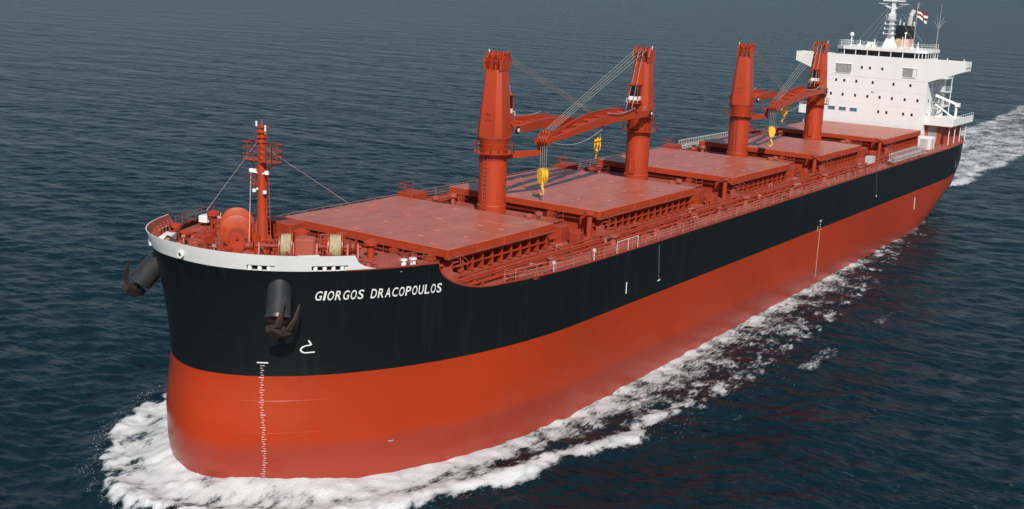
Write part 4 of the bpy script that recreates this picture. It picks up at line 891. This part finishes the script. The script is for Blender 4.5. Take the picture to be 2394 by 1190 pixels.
def hull_strip(name, pts, w, mat='mark', off=0.03):              # stroke painted on the near side of the hull
    m = MB()
    for (xa, za), (xb, zb) in zip(pts[:-1], pts[1:]):
        n = max(2, int(math.hypot(xb - xa, zb - za) / 0.4) + 1); d = Vector((xb - xa, zb - za)).normalized(); p = Vector((-d.y, d.x)) * w / 2; v = []
        for t in np.linspace(0, 1, n):
            x, z = xa + (xb - xa) * t, za + (zb - za) * t
            for s in (1, -1): X, Z = x + s * p.x, z + s * p.y; v.append((X, float(hb(X, Z)) + off, Z))
        m.add(v, [(2 * i, 2 * i + 1, 2 * i + 3, 2 * i + 2) for i in range(n - 1)])
    return m.build(name, mat, hull, recalc=False)
hull_strip('bulb_mark', [(181.22, 15.42), (181.00, 15.02), (181.42, 14.93), (181.62, 14.72), (181.58, 14.48), (181.36, 14.36), (180.76, 14.40)], 0.10)
for k, z in enumerate(np.arange(3.3, 13.5, 0.2)):                # draught scale at the bow
    x = float(np.interp(z, [3.0, 4.4, 6.1, 7.6, 10.0, 12.4, 13.5], [183.7, 183.72, 183.75, 183.82, 183.74, 183.54, 183.57])); w = 0.13 if k % 5 else 0.24
    hull_strip('draught_mark', [(x - w / 2 + 0.05 * (k % 2), z), (x + w / 2 + 0.05 * (k % 2), z + 0.01)], 0.05 if k % 3 else 0.07, 'mark_pale')
hull_strip('draught_mark', [(183.3, 13.55), (183.85, 13.56)], 0.1)
hull_strip('tug_mark', [(144.76, 14.8), (144.74, 13.6)], 0.22); hull_strip('tug_mark', [(45.2, 11.2), (44.9, 9.1)], 0.45)
hull_strip('tug_mark', [(19.0, 14.8), (18.6, 13.6)], 0.3); hull_strip('pilot_line', [(138.3, 17.6), (137.8, 13.75)], 0.06, 'mark_dull'); hull_strip('pilot_line', [(138.1, 13.72), (137.5, 13.74)], 0.14)
hull_strip('pilot_line', [(68.1, 18.0), (66.8, 14.2)], 0.05, 'mark_dull'); hull_strip('pilot_line', [(66.9, 14.1), (66.5, 14.1)], 0.25)
for z in np.arange(5.6, 13.4, 0.32): hull_strip('draught_mark', [(90.2, z), (90.5, z)], 0.13)
hull_strip('load_line_mark', [(90.0, 13.5), (90.8, 13.5)], 0.14); hull_strip('load_line_mark', [(91.3, 12.1), (91.3, 12.9)], 0.14)
hull_strip('bulb_mark', [(175.6, 6.2), (175.2, 6.2)], 0.1, 'mark_dull')

# ------------------------------------------------------------------ sea and foam
def vnoise(x, y, seed):
    xi = np.floor(x).astype(np.int64); yi = np.floor(y).astype(np.int64); xf = x - xi; yf = y - yi
    u = xf * xf * xf * (xf * (xf * 6 - 15) + 10); v = yf * yf * yf * (yf * (yf * 6 - 15) + 10)
    def H(a, b):
        n = (a * 374761393 + b * 668265263 + seed * 982451653) & 0xffffffff; n = ((n ^ (n >> 13)) * 1274126177) & 0xffffffff; return ((n ^ (n >> 16)) & 0xffff) / 65535.0
    return (H(xi, yi) * (1 - u) + H(xi + 1, yi) * u) * (1 - v) + (H(xi, yi + 1) * (1 - u) + H(xi + 1, yi + 1) * u) * v
def fbm(x, y, seed, octv=4):
    s = 0; a = 0.5; t = 0
    for k in range(octv): s = s + a * vnoise(x, y, seed + k); t += a; a *= 0.55; x = x * 2.03 + 11.7; y = y * 2.03 + 5.3
    return s / t
WV = []
for k in range(46):
    lam = 1.1 * (8.5 / 1.1) ** (k / 45); an = rad(rng.normal(36, 30)); WV.append((lam, an, rng.uniform(0, 6.28), 0.0086 * lam ** 0.62 * (1.0 if lam < 4 else 0.6)))
def sea_h(x, y, sp=None):
    h = np.zeros_like(x)
    for lam, an, ph, am in WV:
        w = am if sp is None else am * np.clip(lam / (sp * 2.4) - 1, 0, 1)
        a = 2 * math.pi / lam * (x * math.cos(an) + y * math.sin(an)) + ph
        h += w * (np.sin(a) + 0.25 * np.sin(2 * a + 1.57))
    return h
# waterline of the ship in world coordinates, for the bow wave and the foam
wlx = np.concatenate([np.linspace(4, 150, 80), 185.85 - 35 * np.linspace(1, 0, 90) ** 1.8])
wz = DRAFT - wlx * math.sin(TRIM)
wly = np.array([float(hb(a, b)) for a, b in zip(wlx, wz)])
wxw = wlx * math.cos(TRIM) - wz * math.sin(TRIM)
PL = np.concatenate([np.stack([wxw, wly], 1), np.stack([wxw, -wly], 1)])
def hull_dist(x, y):
    out = np.full(x.shape, 1e3); m = (x > -20) & (x < 215) & (np.abs(y) < 60); idx = np.nonzero(m)[0]
    for c in np.array_split(idx, max(1, len(idx) // 20000)):
        if len(c) == 0: continue
        dx = x[c][:, None] - PL[None, :, 0]; dy = y[c][:, None] - PL[None, :, 1]; out[c] = np.sqrt((dx * dx + dy * dy).min(1))
    yin = np.interp(x, wxw, wly, left=0, right=0); inside = (np.abs(y) < yin) & (x < wxw.max()) & (x > wxw.min())
    return np.where(inside, -out, out)
def tw(x): return np.interp(x, [0, 40, 64, 78, 95, 125, 145, 157, 165, 174, 182, 190], [2.5, 4.2, 5.4, 6.5, 9.5, 11.5, 10.0, 8.8, 6.8, 6.6, 7.2, 7.2])
def ship_wave(x, y, d):
    t = tw(x); on = (d > -3) & (d < 40)
    crest = np.interp(x, [60, 140, 165, 176, 186], [0.0, 0.06, 0.28, 0.6, 0.6]) * np.exp(-((d - t + 1.6) / 1.6) ** 2)
    near = np.interp(x, [150, 175, 184, 192], [0.0, 0.3, 1.0, 0.5]) * np.exp(-(np.maximum(d, 0) / 2.4) ** 2)
    trough = -0.45 * np.interp(x, [100, 150, 168], [0, 1, 0.6]) * np.exp(-((d - t - 4) / 4) ** 2)
    return np.where(on, crest + near + trough, 0.0)

def sea():
    cx, cy = CAM.matrix_world.translation.x, CAM.matrix_world.translation.y
    rr = [22.0]
    while rr[-1] < 800: rr.append(rr[-1] * 1.0031)
    while rr[-1] < 45000: rr.append(rr[-1] * 1.045)
    rr = np.array(rr); c = rad(214.66)
    ang = np.concatenate([c + np.radians(np.arange(-75, -30, 0.3)), c + np.radians(np.arange(-30, 30, 0.15)), c + np.radians(np.arange(30, 75, 0.3)), c + np.radians(np.arange(75, 285, 3.0))]); na = len(ang)
    R, A = np.meshgrid(rr, ang, indexing='ij'); x = cx + R * np.cos(A); y = cy + R * np.sin(A); sp = R * 0.0031
    x = x.ravel(); y = y.ravel(); sp = sp.ravel(); off_ = np.abs((A.ravel() - c + math.pi) % (2 * math.pi) - math.pi)
    d = hull_dist(x, y)
    z = sea_h(x, y, sp * np.interp(np.degrees(off_), [30, 31, 74, 78], [1.0, 1.5, 1.7, 30])) + ship_wave(x, y, d)
    v = np.stack([x, y, z], 1); nr = len(rr)
    i = np.arange(nr - 1)[:, None] * na; j = np.arange(na)[None, :]; j2 = (j + 1) % na
    q = np.stack([i + j, i + na + j, i + na + j2, i + j2], -1).reshape(-1, 4)
    v = np.vstack([v, [[cx, cy, 0]]]); ctr = len(v) - 1
    tri = np.array([(ctr, k, (k + 1) % na) for k in range(na)])
    me = bpy.data.meshes.new('sea'); me.vertices.add(len(v)); me.vertices.foreach_set('co', v.astype(np.float32).ravel())
    me.loops.add(q.size + tri.size); me.loops.foreach_set('vertex_index', np.concatenate([q.ravel(), tri.ravel()]).astype(np.int32))
    me.polygons.add(len(q) + len(tri)); me.polygons.foreach_set('loop_start', np.concatenate([np.arange(len(q)) * 4, q.size + np.arange(len(tri)) * 3]).astype(np.int32)); me.update(calc_edges=True)
    me.polygons.foreach_set('use_smooth', [True] * len(me.polygons)); me.update()
    m, n, l, b = new_mat('sea_water')
    b.inputs['Base Color'].default_value = (0.003, 0.0155, 0.0205, 1); b.inputs['Roughness'].default_value = 0.26; b.inputs['Specular IOR Level'].default_value = 0.42; b.inputs['IOR'].default_value = 1.333
    g = n.new('ShaderNodeNewGeometry'); prev = None
    for sc, dist, st, det, rot in ((0.035, 2.4, (1.8, 0.6, 1), 5, 38), (0.10, 0.8, (1.8, 0.6, 1), 4, 33), (0.25, 0.26, (1.5, 0.7, 1), 3, 30), (0.8, 0.15, (1.6, 0.8, 1), 4, 35), (2.4, 0.05, (1.3, 0.9, 1), 3, 30)):
        mp = n.new('ShaderNodeMapping'); mp.inputs['Scale'].default_value = st; mp.inputs['Rotation'].default_value = (0, 0, -rad(rot)); l.new(g.outputs['Position'], mp.inputs['Vector'])
        nz = n.new('ShaderNodeTexNoise'); nz.inputs['Scale'].default_value = sc; nz.inputs['Detail'].default_value = det; nz.inputs['Roughness'].default_value = 0.55; l.new(mp.outputs[0], nz.inputs['Vector'])
        bp = n.new('ShaderNodeBump'); bp.inputs['Distance'].default_value = dist * 2.2; l.new(nz.outputs['Fac'], bp.inputs['Height'])
        if prev: l.new(prev.outputs[0], bp.inputs['Normal'])
        prev = bp
    l.new(prev.outputs[0], b.inputs['Normal'])
    me.materials.append(m); o = link('sea', me); tag(o, kind='structure'); return o
sea()

def foam_material(name, soft, scl, stretch, rot):
    m, n, l, b = new_mat(name)
    at = n.new('ShaderNodeAttribute'); at.attribute_name = 'foam_amount'
    g = n.new('ShaderNodeNewGeometry'); mp = n.new('ShaderNodeMapping'); mp.inputs['Scale'].default_value = stretch; mp.inputs['Rotation'].default_value = (0, 0, -rad(rot)); l.new(g.outputs['Position'], mp.inputs['Vector'])
    nz = n.new('ShaderNodeTexNoise'); nz.inputs['Scale'].default_value = scl; nz.inputs['Detail'].default_value = 9; nz.inputs['Roughness'].default_value = 0.68; nz.inputs['Distortion'].default_value = 0.6; l.new(mp.outputs[0], nz.inputs['Vector'])
    n2 = n.new('ShaderNodeTexNoise'); n2.inputs['Scale'].default_value = scl * 0.22; n2.inputs['Detail'].default_value = 4; l.new(mp.outputs[0], n2.inputs['Vector'])
    ad = n.new('ShaderNodeMath'); ad.operation = 'MULTIPLY_ADD'; ad.inputs[1].default_value = 0.55; l.new(n2.outputs['Fac'], ad.inputs[0]); l.new(nz.outputs['Fac'], ad.inputs[2])
    s2 = n.new('ShaderNodeMath'); s2.operation = 'SUBTRACT'; l.new(ad.outputs[0], s2.inputs[0]); s2.inputs[1].default_value = 0.76     # centred on zero
    s3 = n.new('ShaderNodeMath'); s3.operation = 'ADD'; l.new(s2.outputs[0], s3.inputs[0]); l.new(at.outputs['Fac'], s3.inputs[1])
    mr = n.new('ShaderNodeMapRange'); mr.inputs[1].default_value = 0.5 - soft; mr.inputs[2].default_value = 0.5 + soft; l.new(s3.outputs[0], mr.inputs[0])
    b.inputs['Base Color'].default_value = (0.78, 0.80, 0.80, 1); b.inputs['Roughness'].default_value = 0.9
    bp = n.new('ShaderNodeBump'); bp.inputs['Distance'].default_value = 0.10; bp.inputs['Strength'].default_value = 0.8; l.new(nz.outputs['Fac'], bp.inputs['Height'])
    nh = n.new('ShaderNodeTexNoise'); nh.inputs['Scale'].default_value = 6.0; nh.inputs['Detail'].default_value = 8; nh.inputs['Roughness'].default_value = 0.75; l.new(g.outputs['Position'], nh.inputs['Vector'])
    bh = n.new('ShaderNodeBump'); bh.inputs['Distance'].default_value = 0.14; bh.inputs['Strength'].default_value = 1.0; l.new(nh.outputs['Fac'], bh.inputs['Height']); l.new(bp.outputs[0], bh.inputs['Normal']); l.new(bh.outputs[0], b.inputs['Normal'])
    th_ = n.new('ShaderNodeMapRange'); th_.inputs[1].default_value = 0.1; th_.inputs[2].default_value = 0.95; th_.inputs[3].default_value = 0.30; th_.inputs[4].default_value = 1.0; l.new(at.outputs['Fac'], th_.inputs[0])
    al = n.new('ShaderNodeMath'); al.operation = 'MULTIPLY'; l.new(mr.outputs[0], al.inputs[0]); l.new(th_.outputs[0], al.inputs[1]); l.new(al.outputs[0], b.inputs['Alpha'])
    return m
def grid_foam(name, x0, x1, y0, y1, st, dens, lift, mat, label):
    xs_ = np.arange(x0, x1, st); ys_ = np.arange(y0, y1, st); X, Y = np.meshgrid(xs_, ys_, indexing='ij'); x = X.ravel(); y = Y.ravel()
    d = hull_dist(x, y); D = dens(x, y, d); z = sea_h(x, y) + ship_wave(x, y, d) + 0.05 + lift(x, y, d, D)
    nx, ny = X.shape; i = np.arange(nx - 1)[:, None] * ny; j = np.arange(ny - 1)[None, :]
    q = np.stack([i + j, i + ny + j, i + ny + j + 1, i + j + 1], -1).reshape(-1, 4)
    keep = (D[q].max(1) > 0.12) & (d[q].max(1) > -1.2); q = q[keep]
    used = np.unique(q); rm = np.full(len(x), -1); rm[used] = np.arange(len(used)); q = rm[q]
    me = bpy.data.meshes.new(name); me.from_pydata(np.stack([x, y, z], 1)[used].tolist(), [], q.tolist()); me.polygons.foreach_set('use_smooth', [True] * len(me.polygons))
    a = me.attributes.new('foam_amount', 'FLOAT', 'POINT'); a.data.foreach_set('value', D[used].astype(np.float32)); me.update(); me.materials.append(mat)
    o = link(name, me); tag(o, label, 'foam', kind='stuff'); return o
def dens_bow(x, y, d):
    t = tw(x) * np.where(y < 0, np.interp(x, [150, 176, 186], [0.5, 0.72, 0.98]), 1.0)
    n = fbm(x * 0.16, y * 0.16, 3, 4); n2 = fbm(x * 0.5, y * 0.5, 9, 3); t = t * (0.72 + 0.55 * n) + 1.6 * (n2 - 0.5)
    u = np.clip(d, 0, None) / np.maximum(t, 0.5)
    solid = np.interp(x, [30, 60, 100, 135, 155, 168, 176, 190], [0.12, 0.27, 0.35, 0.40, 0.44, 0.53, 0.62, 0.64])
    edge = np.clip((1 - u) / 0.22, 0, 1)
    nearband = np.interp(x, [30, 60, 110, 150, 175], [0.12, 0.18, 0.22, 0.22, 0.15]) * np.exp(-(np.clip(d, 0, None) / np.interp(x, [40, 120, 165], [1.2, 2.4, 2.8])) ** 2)
    crest = np.interp(x, [125, 148, 160, 174, 186], [0.0, 0.1, 0.52, 0.5, 0.25]) * np.exp(-((u - 0.80) / 0.17) ** 2)
    dip = -np.interp(x, [120, 150, 162, 172, 178], [0, 0.08, 0.30, 0.12, 0]) * np.exp(-((u - 0.50) / 0.16) ** 2)
    n3 = fbm(x * 1.1, y * 1.9, 61, 3); hole = np.interp(x, [150, 176, 190], [1.0, 1.5, 1.8]) * np.clip(u - 0.1, 0, 1)
    D = (solid + nearband + crest + dip + 0.5 * (n2 - 0.5) + hole * (n3 - 0.55)) * edge
    return np.clip(np.where(d < -1.5, 0, D), 0, 1.3)
def lift_bow(x, y, d, D):
    big = fbm(x * 0.55, y * 0.55, 21, 5) - 0.35; k = np.interp(x, [120, 168, 176, 182, 190], [0.0, 0.0, 0.2, 0.6, 0.9])
    fine_ = fbm(x * 1.6, y * 1.6, 51, 4) - 0.4
    return np.clip(D - 0.25, 0, 1) * k * (np.clip(big, 0, 1) * 1.15 + np.clip(fine_, 0, 1) * 0.45)
fm_bow = foam_material('foam_white', 0.13, 3.2, (0.40, 1.15, 1), 9)
grid_foam('bow_foam', 26, 194, -26, 34, 0.28, dens_bow, lift_bow, fm_bow, 'white bow wave and foam washing along the hull')
def dens_wake(x, y, d):
    w = np.interp(x, [-400, -120, -20, 8], [26, 17, 13, 9]); n = fbm(x * 0.06, y * 0.12, 5, 4); n2 = fbm(x * 0.25, y * 0.35, 15, 3); u = np.abs(y + 1.0) / (w * (0.75 + 0.5 * n))
    return np.clip((np.interp(x, [-400, -150, -30, 6], [0.28, 0.46, 0.56, 0.5]) + 0.5 * (n2 - 0.5) + 0.12 * np.exp(-((u - 0.8) / 0.15) ** 2)) * np.clip((1 - u) / 0.25, 0, 1) * np.clip((10 - x) / 6, 0, 1), 0, 1.2)
fm_wake = foam_material('wake_foam', 0.2, 1.1, (0.45, 1.2, 1), 4)
grid_foam('wake_foam', -400, 10, -34, 34, 0.9, dens_wake, lambda x, y, d, D: 0.12 * D, fm_wake, 'pale churned wake trailing behind the stern')
# small broken crests off the near side
def dens_caps(x, y, d):
    n = fbm(x * 0.05 + 3, y * 0.2, 33, 3); n2 = fbm(x * 0.22, y * 0.6, 41, 4); far = np.exp(-((d - 13) / 6) ** 2) * np.interp(x, [70, 95, 150, 175], [0.4, 1, 1, 0.3])
    return np.clip((n - 0.56) * 2.6 * far + 1.2 * (n2 - 0.5) * (n > 0.54) * far, 0, 0.42)
grid_foam('foam_streaks', 60, 178, 22, 46, 0.45, dens_caps, lambda x, y, d, D: 0.05 * D, fm_bow, 'thin broken foam streaks on the water off the near side')

# spray thrown off the breaking edge of the bow wave
def spray():
    n = 60000; x = rng.uniform(120, 194, n); y = rng.uniform(-24, 32, n); d = hull_dist(x, y); t = tw(x); u = d / t
    p = np.exp(-((u - 0.90) / 0.13) ** 2) * np.interp(x, [120, 155, 175, 192], [0.06, 0.35, 0.9, 1.0]) + 0.35 * np.exp(-(d / 1.0) ** 2) * np.interp(x, [150, 178, 186], [0.0, 0.8, 1.0])
    cl = fbm(x * 0.45, y * 0.45, 77, 3); p *= np.clip((cl - 0.42) * 5, 0, 1); k = (rng.random(n) < p * 0.8) & (d > 0.05); x, y, d = x[k], y[k], d[k]
    z = sea_h(x, y) + ship_wave(x, y, d) + rng.exponential(0.16, len(x)) + 0.03; sz = rng.uniform(0.012, 0.045, len(x))
    T = np.array([(1, 1, 1), (1, -1, -1), (-1, 1, -1), (-1, -1, 1)], float) * 0.7
    v = (np.stack([x, y, z], 1)[:, None, :] + T[None] * sz[:, None, None]).reshape(-1, 3); b = np.arange(len(x))[:, None] * 4
    f = np.concatenate([b + np.array([[0, 1, 2]]), b + np.array([[0, 3, 1]]), b + np.array([[0, 2, 3]]), b + np.array([[1, 3, 2]])])
    me = bpy.data.meshes.new('spray'); me.from_pydata(v.tolist(), [], f.tolist()); me.update(); me.materials.append(M['spray'])
    tag(link('spray', me), 'white droplets thrown up along the bow wave', 'spray', kind='stuff')
M['spray'] = paint('spray_white', (0.72, 0.74, 0.75), 0.9, 0.03, 1.0)
spray()
